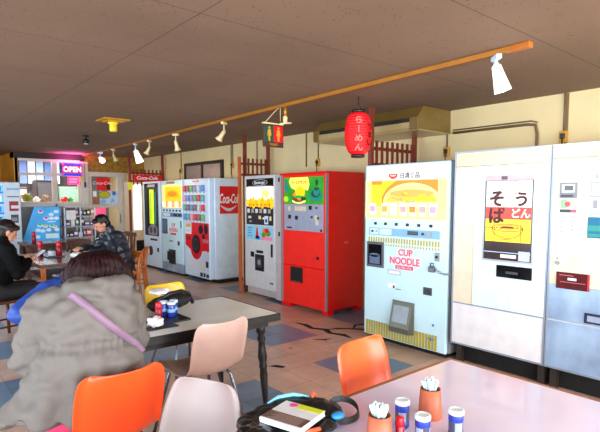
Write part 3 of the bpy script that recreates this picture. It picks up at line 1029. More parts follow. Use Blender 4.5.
mb = MB(); mb.box(0.5, 0.6, -0.026, -0.023, 0.872, 0.892)
mb.build('slot_lip', DKGREY, sl)

# ---- second tall machine at the frame edge ----
t = thing('noodle_machine', 'cream and brushed-metal noodle machine at the right edge with a small red display', 'vending machine', (3.84, 1.622, 0), FACE)
W = 0.85
tall(t, W)
mb = MB(); mb.box(0.014, W - 0.014, -0.006, 0.036, 1.78, 1.868)
mb.build('header_panel', CREAM, t)
mb = MB(); mb.box(0.014, W - 0.014, -0.008, 0.036, 0.836, 1.775)
dr = mb.build('upper_door', mat('ivory_panel', (232, 214, 188), 0.3), t)
mb = MB(); mb.box(0.014, W - 0.014, -0.008, 0.036, 0.57, 0.834)
mb.build('middle_panel', ALU, t)
mb = MB(); mb.box(0.014, W - 0.014, -0.016, 0.036, 0.558, 0.569)
mb.build('seam_strip', LGREY, t)
mb = MB(); mb.box(0.014, W - 0.014, -0.008, 0.036, 0.2, 0.558)
mb.build('lower_panel', ALU, t)
y = -0.008
mb = MB(); mb.box(0.064, 0.184, -0.02, y, 1.485, 1.598, bev=0.003)
cp = mb.build('coin_panel', mat('coin_panel_grey', (120, 124, 134), 0.35), dr)
mb = MB(); mb.rect(0.08, 0.17, 1.525, 1.585, -0.02, 0); mb.rect(0.1, 0.158, 1.54, 1.575, -0.0215, 1); mb.rect(0.075, 0.16, 1.493, 1.508, -0.02, 2)
mb.build('coin_window', [mat('pale_frame', (196, 204, 216), 0.3), BLACKG, DKGREY], cp)
mb = MB(); mb.rect(0.068, 0.182, 1.376, 1.48, y, 0)
mb.rect(0.072, 0.12, 1.41, 1.472, y - 0.0015, 1); mb.rect(0.125, 0.18, 1.41, 1.472, y - 0.0015, 2); mb.disc(0.12, 1.44, 0.02, 0.02, y - 0.003, 3); mb.rect(0.068, 0.145, 1.378, 1.402, y - 0.0015, 4); mb.rect(0.145, 0.182, 1.378, 1.402, y - 0.0015, 3)
mb.build('colour_notice', [PAPER, mat('mint_print', (140, 200, 150), 0.6), mat('peach_print', (240, 200, 170), 0.6), mat('pink_print', (226, 90, 110), 0.6), DKGREY], dr)
mb = MB(); mb.rect(0.055, 0.2, 1.185, 1.362, y, 0)
for i in range(4):
    mb.rect(0.082, 0.09, 1.335 - i * 0.035, 1.352 - i * 0.035, y - 0.0015, 1); mb.rect(0.15, 0.165, 1.34 - i * 0.03, 1.348 - i * 0.03, y - 0.0015, 1); mb.rect(0.15, 0.162, 1.35 - i * 0.035, 1.356 - i * 0.035, y - 0.0015, 1)
mb.build('paper_notice', [PAPER, mat('grey_print', (150, 150, 166), 0.6)], dr)
mb = MB(); mb.rect(0.262, 0.56, 1.2, 1.675, y, 0)
mb.rect(0.27, 0.55, 1.36, 1.385, y - 0.0015, 1); mb.rect(0.27, 0.55, 1.49, 1.6, y - 0.0015, 2); mb.rect(0.28, 0.54, 1.5, 1.59, y - 0.003, 0); mb.rect(0.262, 0.56, 1.2, 1.35, y - 0.0015, 3); mb.rect(0.262, 0.56, 1.25, 1.29, y - 0.003, 4); mb.rect(0.262, 0.56, 1.21, 1.23, y - 0.003, 4)
for i in range(5):
    mb.rect(0.29 + i * 0.045, 0.32 + i * 0.045, 1.41, 1.47, y - 0.0015, 5); mb.rect(0.3 + i * 0.045, 0.315 + i * 0.045, 1.62, 1.65, y - 0.0015, 2)
mb.build('poster', [PAPER, mat('sky_print', (170, 210, 236), 0.6), mat('grey_blue_print', (150, 166, 190), 0.6), mat('sea_print', (30, 110, 150), 0.6), mat('teal_print', (50, 150, 140), 0.6), mat('grey_print', (150, 150, 166))], dr)
mb = MB(); mb.cyl((0.068, y, 1.0), (0.068, y - 0.012, 1.0), 0.016, n=16); mb.cyl((0.066, y, 1.032), (0.066, y - 0.006, 1.032), 0.009, n=12)
mb.build('lock', STEEL, dr)
mb = MB(); mb.box(0.067, 0.295, y - 0.014, y, 0.812, 0.936, bev=0.004)
ds = mb.build('red_display', mat('dark_red_display', (84, 6, 14), 0.2, var=0.3, vs=14), dr)
mb = MB(); mb.rect(0.15, 0.21, 0.88, 0.898, y - 0.014, 0); mb.rect(0.09, 0.19, 0.912, 0.917, y - 0.014, 1); mb.rect(0.1, 0.27, 0.862, 0.866, y - 0.014, 1); mb.rect(0.285, 0.295, 0.815, 0.933, y - 0.014, 2)
mb.build('display_print', [PAPER, mat('rose_print', (200, 110, 120), 0.5), SIGNRED], ds)
mb = MB(); mb.box(0.272, 0.4, y - 0.014, y, 0.582, 0.657, bev=0.004)
cr = mb.build('coin_return', mat('navy_plastic', (26, 34, 60), 0.3), t)
mb = MB(); mb.box(0.295, 0.378, y - 0.017, y - 0.013, 0.598, 0.64)
mb.build('coin_cup', mat('cup_grey_blue', (150, 164, 190), 0.3), cr)

# ---- red toast machine ----
t = thing('toast_machine', 'red toast machine with a bright green sandwich picture above its grey button panel', 'vending machine', (4.16, 5.38, 0), FACE)
W = 0.95
mb = MB(); mb.box(0.0, W, 0.02, 0.66, 0.055, 1.818, bev=0.008)
mb.build('cabinet', RED, t)
mb = MB(); mb.box(0.08, W - 0.02, -0.012, 0.02, 0.585, 1.79, bev=0.006)
dr = mb.build('upper_door', REDC, t)
mb = MB(); mb.box(0.08, W - 0.02, -0.012, 0.02, 0.055, 0.578, bev=0.006)
ld = mb.build('lower_door', REDC, t)
mb = MB(); mb.box(0.0, W, -0.006, 0.02, 1.79, 1.818)
mb.build('top_trim', RED, t)
mb = MB(); mb.box(0.022, 0.075, -0.006, 0.02, 0.055, 1.79)
mb.build('left_trim', mat('door_trim_grey', (150, 130, 136), 0.4), t)
mb = MB(); mb.box(W - 0.018, W - 0.004, -0.014, 0.02, 0.055, 1.79)
mb.build('right_trim', mat('edge_trim_grey', (150, 140, 150), 0.35, 0.3), t)
for x0, x1 in ((0.0, 0.2), (0.84, 0.95)):
    for y0 in (0.02, 0.55):
        mb = MB(); mb.prism([(x0, 0.06), (x1, 0.06), (x1, 0.0), (x0, 0.0)], y0, y0 + 0.1)
        mb.build('foot', RED, t)
y = -0.012
mb = MB(); mb.rect(0.11, 0.9, 1.405, 1.755, y, 0)
pc = mb.build('picture_sign', mat('lit_picture_green', (40, 150, 40), 0.35, emit=0.3, var=0.3, vs=7), dr)
mb = MB()
y -= 0.0015
mb.prism([(0.24, 1.755), (0.60, 1.755), (0.63, 1.66), (0.6, 1.58), (0.5, 1.6), (0.36, 1.58), (0.26, 1.62), (0.21, 1.7)], y - 0.001, y, 8)
mb.disc(0.16, 1.62, 0.045, 0.055, y, 6); mb.disc(0.15, 1.47, 0.05, 0.04, y, 1); mb.disc(0.15, 1.7, 0.03, 0.03, y, 6)
mb.disc(0.42, 1.445, 0.14, 0.034, y - 0.0015, 7, 24)
mb.disc(0.41, 1.49, 0.13, 0.06, y - 0.003, 4, 24); mb.prism([(0.29, 1.53), (0.4, 1.60), (0.53, 1.57), (0.54, 1.48), (0.43, 1.45)], y - 0.006, y - 0.0045, 2)
mb.disc(0.45, 1.56, 0.1, 0.075, y - 0.0065, 3, 22); mb.disc(0.42, 1.5, 0.12, 0.02, y - 0.008, 5, 20); mb.disc(0.52, 1.475, 0.05, 0.025, y - 0.0095, 9, 14)
mb.disc(0.75, 1.52, 0.115, 0.085, y - 0.0015, 6, 24); mb.disc(0.75, 1.54, 0.085, 0.05, y - 0.003, 9, 24); mb.disc(0.77, 1.57, 0.06, 0.06, y - 0.0045, 6, 20); mb.disc(0.77, 1.6, 0.045, 0.02, y - 0.006, 9, 16); mb.disc(0.775, 1.68, 0.025, 0.04, y - 0.0045, 9, 12)
mb.build('food_picture', [SIGNRED, G_LIME, G_ORG, G_YEL, G_BROWN, G_GRN, G_TEAL, G_PALE, mat('lit_yellow_lime', (226, 226, 90), .4, emit=.6, var=.15, vs=12), mat('lit_dark_green', (16, 70, 30), 0.4, emit=0.3), G_PINK], pc)
text('トーストサンド', 0.05, 0.43, y - 0.004, 1.69, mat('lit_text_red', (226, 50, 40), .4, emit=.4), pc, bold=0.02, sx=.8)
mb = MB(); mb.rect(0.11, 0.895, 1.055, 1.402, -0.012, 0, 0.003)
mp = mb.build('control_panel', mat('satin_panel', (172, 180, 204), 0.35, 0.35, var=0.08), dr)
for i, (x, z) in enumerate(((0.22, 1.345), (0.36, 1.345), (0.42, 1.345), (0.48, 1.345), (0.54, 1.345), (0.76, 1.235), (0.78, 1.17))):
    mb = MB(); mb.box(x - 0.025, x + 0.025, -0.019, -0.015, z - 0.03, z + 0.03, bev=0.002)
    mb.build('selection_label', mat('label_cream', (224, 204, 170), 0.4), mp)
for x, z in ((0.65, 1.36), (0.23, 1.235), (0.375, 1.225)):
    mb = MB(); mb.box(x - 0.028, x + 0.028, -0.022, -0.015, z - 0.026, z + 0.026, bev=0.003)
    mb.build('button', BLACK, mp)
for x, z in ((0.77, 1.36), (0.68, 1.24), (0.8, 1.23)):
    mb = MB(); mb.cyl((x, -0.015, z), (x, -0.024, z), 0.016, n=14)
    mb.build('coin_slot', DKGREY, mp)
mb = MB(); mb.rect(0.17, 0.27, 1.08, 1.1, -0.015, 0)
mb.build('maker_badge', BLACK, mp)
mb = MB(); mb.cyl((0.86, -0.012, 1.075), (0.86, -0.024, 1.075), 0.016, n=14)
mb.build('lock', BLACK, dr)
mb = MB(); mb.cyl((0.795, -0.012, 0.72), (0.795, -0.022, 0.72), 0.022, n=16)
mb.build('knob', BLACK, dr)
mb = MB(); mb.box(0.245, 0.497, -0.02, -0.011, 0.36, 0.566, bev=0.003)
ho = mb.build('delivery_opening', ROUGHBLK, ld)
mb = MB(); mb.box(0.28, 0.46, -0.023, -0.019, 0.365, 0.38)
mb.build('opening_lip', DKGREY, ho)
mb = MB(); mb.rect(0.0, 0.0, 0, 0, 0, 0) if False else mb.box(W - 0.0005, W + 0.002, 0.3, 0.38, 0.9, 0.93)
mb.build('side_sticker', mat('worn_sticker', (250, 90, 70), 0.5), t)

# ---- grey hot snack machine ----
t = thing('snack_machine', 'grey hot snack machine with a black header sign and yellow lit window', 'vending machine', (4.2, 6.36, 0), FACE)
W = 0.945
mb = MB(); mb.box(0.05, W, 0.035, 0.6, 0.03, 1.818, bev=0.006)
mb.build('cabinet', mat('warm_grey_enamel', (176, 166, 166), 0.35), t)
mb = MB(); mb.box(0.08, 0.82, 0.1, 0.58, 0.0, 0.14)
mb.build('plinth', BLACK, t)
mb = MB(); mb.box(0.83, W, -0.004, 0.035, 0.03, 1.815, bev=0.004)
hc = mb.build('hinge_column', mat('column_grey', (186, 178, 180), 0.35), t)
for z in (1.74, 0.98):
    mb = MB(); mb.box(0.9, 0.925, -0.014, -0.003, z - 0.03, z + 0.03)
    mb.build('hinge', BLACK, hc)
mb = MB(); mb.box(0.055, 0.822, -0.012, 0.035, 0.14, 1.815, bev=0.006)
dr = mb.build('door', mat('door_pale_grey', (206, 206, 208), 0.3, 0.1), t)
y = -0.012
mb = MB(); mb.rect(0.112, 0.787, 1.65, 1.768, y, 0, 0.003); mb.disc(0.46, 1.71, 0.19, 0.045, y - 0.003, 1, 24); mb.disc(0.46, 1.71, 0.18, 0.038, y - 0.0045, 0, 24); mb.rect(0.15, 0.75, 1.652, 1.665, y - 0.003, 2)
hd = mb.build('header_sign', [BLACKG, LGREY, GREY], dr)
text('Hamburger', 0.055, 0.46, y - 0.006, 1.705, PAPER, hd, shear=0.3, bold=0.015)
mb = MB()
mb.rect(0.112, 0.785, 1.36, 1.65, y, 0)
mb.disc(0.6, 1.55, 0.1, 0.06, y - 0.0015, 1); mb.rect(0.112, 0.785, 1.36, 1.42, y - 0.0015, 2)
for i in range(9):
    x = 0.15 + i * 0.075
    mb.disc(x, 1.415, 0.045, 0.05 + 0.02 * (i % 3), y - 0.003 - i * 0.0003, 3 if i % 2 else 2, 14)
for i in range(6):
    mb.disc(0.2 + i * 0.1, 1.385, 0.03, 0.022, y - 0.007 - i * 0.0003, 4, 12)
mb.build('display_window', [G_WHITE, G_PALE, G_YEL, mat('lit_golden', (250, 170, 0), 0.4, emit=0.5), G_ORG], dr)
mb = MB(); mb.rect(0.107, 0.785, 1.09, 1.358, y, 0, 0.004)
pn = mb.build('selection_panel', mat('dark_selection_panel', (44, 42, 46), 0.25), dr)
for i in range(6):
    mb = MB(); mb.rect(0.135 + i * 0.105, 0.2 + i * 0.105, 1.265, 1.325, y - 0.004, 0)
    mb.build('selection_card', mat('card_grey', (160, 160, 160), 0.5) if i % 2 else mat('card_white', (220, 220, 216), 0.5), pn)
for x, z, w, h, m in ((0.2, 1.2, .07, .035, BEIGE), (0.46, 1.2, .06, .05, BEIGE), (0.56, 1.19, .05, .03, PAPER), (0.62, 1.165, .09, .12, WHITE), (0.72, 1.19, .04, .06, BEIGE), (0.22, 1.135, .06, .025, GREY)):
    mb = MB(); mb.rect(x - w / 2, x + w / 2, z - h / 2, z + h / 2, y - 0.004, 0, 0.004)
    mb.build('instruction_card', m, pn)
mb = MB(); mb.rect(0.6, 0.645, 1.13, 1.18, y - 0.008, 0)
mb.build('bill_slot', BLACK, pn)
mb = MB()
mb.rect(0.098, 0.775, 0.868, 1.07, y, 0)
for i in range(4):
    mb.rect(0.14, 0.25, 1.035 - i * 0.04, 1.045 - i * 0.04, y - 0.0015, 1)
mb.prism([(0.34, 0.89), (0.42, 0.89), (0.41, 0.98), (0.4, 1.05), (0.37, 1.05), (0.355, 0.98)], y - 0.003, y - 0.0015, 2); mb.disc(0.4, 0.9, 0.06, 0.03, y - 0.0015, 1)
mb.disc(0.58, 0.985, 0.07, 0.06, y - 0.0015, 3); mb.disc(0.66, 0.97, 0.06, 0.04, y - 0.003, 4); mb.disc(0.55, 0.95, 0.05, 0.035, y - 0.003, 4); mb.disc(0.63, 1.01, 0.05, 0.035, y - 0.0045, 2); mb.rect(0.5, 0.76, 0.87, 0.925, y - 0.003, 5)
mb.build('poster', [mat('sky_poster', (130, 200, 226), 0.5), BLUE, SIGNRED, ORG, GRN, mat('pink_poster', (240, 130, 160), 0.5)], dr)
mb = MB(); mb.box(0.335, 0.558, y - 0.012, y, 0.405, 0.65, bev=0.004)
de = mb.build('delivery_door', BLACK, dr)
mb = MB(); mb.rect(0.385, 0.51, 0.46, 0.6, y - 0.012, 0, 0.004); mb.rect(0.42, 0.435, 0.5, 0.57, y - 0.016, 1); mb.rect(0.46, 0.475, 0.5, 0.57, y - 0.016, 1)
mb.build('flap', [DKGREY, LGREY], de)
mb = MB(); mb.rect(0.36, 0.53, 0.67, 0.71, y, 0, 0.003); mb.rect(0.21, 0.3, 0.6, 0.68, y, 0, 0.003)
mb.build('coin_return', BLACK, dr)
mb = MB(); mb.box(0.728, 0.77, y - 0.01, y, 0.635, 0.822, bev=0.004)
mb.build('handle', BLACK, dr)
mb = MB(); mb.rect(0.69, 0.78, 0.24, 0.26, y, 0)
mb.build('badge', BLACK, dr)

# ---- white cola machine ----
t = thing('drink_machine', 'white drink can machine with a wide red and white script sign on its side', 'vending machine', (4.22, 8.37, 0), FACE)
W = 0.94
mb = MB(); mb.box(0.0, W, 0.1, 0.68, 0.06, 1.83, bev=0.012)
mb.build('cabinet', mat('cola_cabinet_white', (216, 232, 252), 0.3), t)
mb = MB(); mb.box(0.04, W + 0.05, 0.12, 0.7, 0.0, 0.06)
mb.build('plinth', BLACK, t)
mb = MB(); mb.box(0.005, W - 0.03, 0.0, 0.1, 0.06, 1.828, bev=0.02)
dr = mb.build('door', WHITE, t)
mb = MB(); mb.rect(0.03, 0.84, 1.055, 1.75, 0, 0, 0.002)
wn = mb.build('display_window', mat('display_backing', (206, 216, 232), 0.25, emit=0.15), dr)
text('Coca-Cola', 0.04, 0.45, -0.001, 1.785, SIGNRED, dr, shear=0.25, bold=0.02)
cc = [mat('can_red', (216, 70, 84), .3), mat('can_blue', (96, 150, 214), .3), mat('can_green', (120, 180, 120), .3), mat('can_pink', (236, 150, 180), .3), mat('can_silver', (206, 214, 224), .3), mat('can_brown', (150, 110, 96), .3), mat('can_teal', (96, 176, 180), .3), mat('can_violet', (160, 146, 196), .3)]
base = {}
for row in range(4):
    for k in range(6):
        c = (row * 3 + k * 5 + (k * row) % 3) % 8
        if c not in base:
            mb = MB(); mb.lathe((0, 0, 0), [(0.03, 0), (0.036, 0.008), (0.036, 0.098), (0.028, 0.11)], n=12)
            base[c] = o = mb.build('sample_can', cc[c], wn, smooth=True)
        else:
            o = base[c].copy()
            COL.objects.link(o)
            o.parent = wn
        o.location = (0.1 + k * 0.132, -0.035, 1.6 - row * 0.17)
mb = MB()
for row in range(4):
    z = 1.6 - row * 0.17
    mb.box(0.03, 0.84, -0.012, -0.002, z - 0.012, z - 0.002, 0); mb.rect(0.04, 0.83, z - 0.034, z - 0.014, -0.002, 1)
    for k in range(6):
        mb.rect(0.075 + k * 0.132, 0.125 + k * 0.132, z - 0.03, z - 0.018, -0.0035, 2)
mb.build('shelf_strip', [LGREY, PAPER, BLUE], wn)
wave = [(0.03, 1.045), (0.9, 1.045), (0.9, 0.56)] + [(0.9 - 0.1 * i / 4, 0.56 - 0.02 * math.sin(i / 4 * 3.14)) for i in range(1, 5)] + [(0.44 + 0.21 * math.cos(R(-10 - 160 * i / 12)), 0.58 + 0.2 * math.sin(R(-10 - 160 * i / 12))) for i in range(13)] + [(0.12, 0.59), (0.03, 0.63)]
mb = MB(); mb.prism(wave, -0.003, 0)
rp = mb.build('red_panel', SIGNRED, dr)
mb = MB(); mb.disc(0.44, 0.66, 0.15, 0.17, -0.003, 0, 28, t=0.006); mb.disc(0.44, 0.66, 0.1, 0.11, -0.009, 1, 28); mb.disc(0.44, 0.66, 0.06, 0.07, -0.0105, 0, 24)
mb.disc(0.62, 0.93, 0.08, 0.08, -0.003, 0, 22, t=0.004); mb.disc(0.80, 0.94, 0.06, 0.09, -0.003, 0, 22, t=0.004); mb.disc(0.72, 0.81, 0.05, 0.05, -0.003, 0, 20, t=0.004)
mb.build('dial_print', [BLACK, DKGREY], rp)
mb = MB(); mb.rect(0.035, 0.27, 0.83, 1.04, -0.003, 0); mb.rect(0.05, 0.25, 0.95, 1.02, -0.0045, 1); mb.rect(0.05, 0.25, 0.85, 0.93, -0.0045, 2)
mb.build('coupon_poster', [PAPER, mat('khaki_print', (190, 180, 120), .5), mat('pale_blue_label', (206, 226, 240))], rp)
mb = MB(); mb.rect(0.68, 0.88, 0.7, 0.76, -0.003, 0); mb.rect(0.06, 0.24, 0.72, 0.78, -0.003, 1)
mb.build('panel_print', [mat('rose_print', (200, 110, 120)), mat('red_dark', (170, 10, 30), .4)], rp)
mb = MB(); mb.box(0.795, 0.87, -0.012, 0, 0.27, 0.375, bev=0.004)
mb.build('coin_return', BLACK, dr)
mb = MB(); mb.rect(0.57, 0.66, 0.09, 0.16, 0, 0); mb.rect(0.69, 0.76, 0.09, 0.16, 0, 0); mb.rect(0.79, 0.88, 0.09, 0.15, 0, 0)
mb.build('sticker', BLACK, dr)
mb = MB(); mb.box(0.1, 0.8, -0.008, 0.0, 0.2, 0.36, bev=0.004)
mb.build('delivery_flap', mat('flap_white', (222, 230, 240), 0.3), dr)
# sign on the right-hand side
mb = MB(); mb.box(W, W + 0.006, 0.2, 0.6, 1.21, 1.69)
ss = mb.build('side_sign', SIGNRED, t)
sg = text('Coca-Cola', 0.17, W + 0.0065, 0.4, 1.475, PAPER, ss, shear=0.28, face='side', sx=0.42, bold=0.02)
mb = MB()
top = [(0.2 + 0.4 * i / 14, 1.335 + 0.03 * math.sin(i / 14 * 5.6 + 2.2)) for i in range(15)]
bot = [(0.2 + 0.4 * i / 14, 1.335 + 0.03 * math.sin(i / 14 * 5.6 + 2.2) - 0.05 * math.sin(math.pi * min(1, i / 12)) ** 0.8 - 0.003) for i in range(15)]
for i in range(14):
    mb.face([(W + 0.0075, top[i][0], top[i][1]), (W + 0.0075, top[i + 1][0], top[i + 1][1]), (W + 0.0075, bot[i + 1][0], bot[i + 1][1]), (W + 0.0075, bot[i][0], bot[i][1])])
mb.build('wave_ribbon', mat('ribbon_grey', (210, 212, 216), 0.4), ss)

# ---- far instant noodle machine ----
t = thing('instant_noodle_machine', 'white instant noodle machine between the drink can machine and the dark-windowed one', 'vending machine', (4.22, 9.37, 0), FACE)
W = 0.93
mb = MB(); mb.box(0, W, 0.035, 0.65, 0.05, 1.828, bev=0.01)
mb.build('cabinet', WHITE, t)
mb = MB(); mb.box(0.03, W - 0.03, 0.05, 0.6, 0, 0.05)
mb.build('plinth', BLACK, t)
mb = MB(); mb.box(0.008, W - 0.008, 0, 0.035, 0.22, 1.825, bev=0.01)
dr = mb.build('door', ICE, t)
mb = MB(); mb.box(0.008, W - 0.008, 0.0, 0.035, 0.05, 0.215)
mb.build('kick_panel', ALU, t)
mb = MB(); mb.rect(0.05, 0.9, 1.3, 1.74, 0, 0); mb.rect(0.2, 0.88, 1.4, 1.7, -0.0015, 1); mb.disc(0.52, 1.5, 0.28, 0.14, -0.003, 2, 24, 0, 180); mb.disc(0.52, 1.56, 0.2, 0.05, -0.0045, 3, 20)
for i in range(6):
    x = 0.13 + i * 0.14
    mb.prism([(x - 0.045, 1.42), (x + 0.045, 1.42), (x + 0.035, 1.31), (x - 0.035, 1.31)], -0.0075, -0.006, 4 if i % 2 else 5)
mb.build('display_window', [G_PALE, G_YEL, mat('lit_golden', (255, 190, 20)), G_ORG, G_PINK, G_WHITE], dr)
mb = MB(); mb.rect(0.25, 0.62, 1.76, 1.8, 0, 0)
mb.build('header_print', mat('header_print', (190, 120, 60), .5), dr)
for i in range(6):
    mb = MB(); mb.box(0.1 + i * 0.14, 0.15 + i * 0.14, -0.008, 0, 1.225, 1.262)
    mb.build('button', BLACK, dr)
mb = MB(); mb.rect(0.06, 0.9, 1.12, 1.2, 0, 0); mb.rect(0.1, 0.4, 1.13, 1.19, -0.0015, 1); mb.rect(0.55, 0.7, 1.135, 1.18, -0.0015, 2); mb.rect(0.75, 0.86, 1.135, 1.18, -0.0015, 2)
mb.build('control_panel', [mat('steel_blue_panel', (90, 120, 170), .4), mat('pale_blue_label', (206, 226, 240)), BLACK], dr)
mb = MB(); mb.box(0.05, 0.27, -0.014, 0, 0.78, 1.08, bev=0.004)
by = mb.build('dispensing_bay', mat('bay_trim_grey', (84, 88, 98)), dr)
mb = MB(); mb.box(0.075, 0.245, -0.018, -0.013, 0.81, 1.05)
mb.build('bay_window', mat('bay_steel_blue', (90, 108, 140)), by)
for body, h, z in (('CUP', 0.07, 0.965), ('NOODLE', 0.075, 0.87)):
    text(body, h, 0.53, -0.001, z, PK, dr, sx=0.85, bold=0.02)
mb = MB(); mb.rect(0.4, 0.64, 0.77, 0.81, 0, 0); mb.rect(0.33, 0.5, 0.63, 0.66, 0, 1); mb.rect(0.7, 0.78, 0.58, 0.66, 0, 2); mb.rect(0.83, 0.87, 0.92, 1.05, 0, 2)
mb.build('small_print', [PK, GREY, BLACK], dr)
mb = MB()
mb.prism([(0.33, 0.48), (0.6, 0.48), (0.6, 0.2), (0.33, 0.2)], -0.012, 0)
mb.prism([(0.36, 0.45), (0.59, 0.45), (0.57, 0.24), (0.35, 0.28)], -0.06, -0.012)
mb.build('delivery_door', BLACK, dr)

# ---- far dark-windowed machine ----
t = thing('drink_machine', 'white machine with a tall dark window and a yellow-green lit column, farthest of the row', 'vending machine', (4.22, 10.3, 0), FACE)
W = 0.88
mb = MB(); mb.box(0, W, 0.035, 0.65, 0.05, 1.83, bev=0.01)
mb.build('cabinet', WHITE, t)
mb = MB(); mb.box(0.03, W - 0.03, 0.05, 0.6, 0, 0.05)
mb.build('plinth', BLACK, t)
mb = MB(); mb.box(0.008, W - 0.008, 0, 0.035, 0.05, 1.827, bev=0.01)
dr = mb.build('door', WHITE, t)
mb = MB(); mb.rect(0.1, 0.79, 0.7, 1.785, 0, 0, 0.004)
wn = mb.build('display_window', mat('dark_window_navy', (18, 28, 44), 0.12), dr)
mb = MB(); mb.rect(0.36, 0.58, 0.95, 1.66, -0.004, 0); mb.rect(0.62, 0.68, 0.95, 1.6, -0.004, 1); mb.rect(0.4, 0.46, 1.0, 1.6, -0.0055, 2)
mb.build('lit_column', [mat('lit_yellow_green', (200, 226, 40), .4, emit=0.7), G_TEAL, G_LIME], wn)
mb = MB(); mb.rect(0.27, 0.64, 1.71, 1.765, -0.004, 0)
mb.build('header_print', LGREY, wn)
mb = MB(); mb.prism([(0.3, 0.72), (0.72, 0.72), (0.74, 0.86), (0.6, 0.95), (0.42, 0.93), (0.28, 0.84)], -0.012, -0.004, 0); mb.disc(0.42, 0.82, 0.07, 0.07, -0.012, 1); mb.disc(0.62, 0.82, 0.06, 0.07, -0.012, 1)
mb.build('bread_tray', [GREY, DKGREY], wn)
mb = MB(); mb.disc(0.37, 0.38, 0.1, 0.1, 0, 0, 24, t=0.008); mb.disc(0.4, 0.4, 0.06, 0.07, -0.008, 1, 20)
mb.build('delivery_opening', [BLACK, DKGREY], dr)
mb = MB(); mb.rect(0.36, 0.7, 0.6, 0.64, 0, 0); mb.box(0.7, 0.77, -0.01, 0, 0.38, 0.46)
mb.build('coin_return', BLACK, dr)

# ---- tall lit showcase in the corner ----
t = thing('lit_showcase', 'tall cream cabinet with a bright white glowing front in the far corner', 'cabinet', (4.30, 11.15, 0))
mb = MB(); mb.box(0, 0.5, 0.03, 0.45, 0.0, 1.86, bev=0.01)
mb.build('body', CREAM, t)
mb = MB(); mb.rect(0.06, 0.24, 0.75, 1.8, 0.03, 0, 0.01)
mb.build('light_panel', mat('bright_light_panel', (255, 255, 250), .3, emit=2.0), t)
mb = MB()
for i in range(5):
    mb.rect(0.3, 0.36, 1.5 - i * 0.18, 1.6 - i * 0.18, 0.03, 0); mb.rect(0.38, 0.45, 1.52 - i * 0.18, 1.58 - i * 0.18, 0.03, 1)
mb.build('button_panel', [DKGREY, GREY], t)
mb = MB(); mb.rect(0.1, 0.4, 0.25, 0.5, 0.03, 0, 0.008)
mb.build('delivery_flap', BLACK, t)
mb = MB(); mb.box(3.955, 4.05, 10.385, 10.395, 1.66, 1.82)
tg = tag(mb.build('yellow_tag', mat('bright_yellow_tag', (246, 236, 30), .5)), 'bright yellow price tag hung on the far partition post', 'tag')

# ---- drink machine at the left edge ----
t = thing('drink_machine', 'white drink machine with blue lit panels at the left edge below the ochre wall', 'vending machine', (1.05, 11.0, 0))
W = 0.98
mb = MB(); mb.box(0, W, 0.03, 0.55, 0.04, 1.8, bev=0.01)
mb.build('cabinet', mat('grey_blue_white', (190, 200, 216), .35), t)
mb = MB(); mb.box(0.03, W - 0.03, 0.05, 0.5, 0, 0.04)
mb.build('plinth', BLACK, t)
mb = MB(); mb.box(0.01, W - 0.01, 0, 0.03, 0.04, 1.79, bev=0.008)
dr = mb.build('door', mat('bluish_white', (206, 220, 234), .3), t)
mb = MB()
for i in range(4):
    z = 1.74 - i * 0.2
    mb.rect(0.06, 0.68, z - 0.17, z, 0, 0)
    mb.rect(0.06, 0.68, z - 0.17, z - 0.13, -0.0015, 2)
    for k in range(6):
        mb.rect(0.08 + k * 0.1, 0.14 + k * 0.1, z - 0.12, z - 0.02, -0.0015, (1, 2, 3)[(i + k) % 3])
mb.build('display_window', [G_BLUE, G_WHITE, mat('lit_mid_blue', (40, 110, 200), .4, emit=.5), mat('lit_deep_teal', (20, 90, 110), .4, emit=.4)], dr)
mb = MB(); mb.rect(0.74, 0.95, 1.64, 1.68, 0, 0); mb.rect(0.74, 0.95, 1.5, 1.52, 0, 1); mb.rect(0.77, 0.93, 1.23, 1.42, 0, 2); mb.rect(0.79, 0.92, 1.0, 1.16, 0, 1); mb.rect(0.8, 0.9, 1.03, 1.1, -0.0015, 3); mb.rect(0.8, 0.94, 0.86, 0.94, 0, 4); mb.rect(0.8, 0.93, 1.28, 1.34, -0.0015, 5)
mb.build('side_print', [LBLUE, DKGREY, mat('crimson_print', (170, 30, 60), .5), GREY, ORG, PAPER], dr)
mb = MB(); mb.box(0.12, 0.68, -0.012, 0, 0.2, 0.42, bev=0.004)
mb.build('delivery_flap', BLACK, dr)
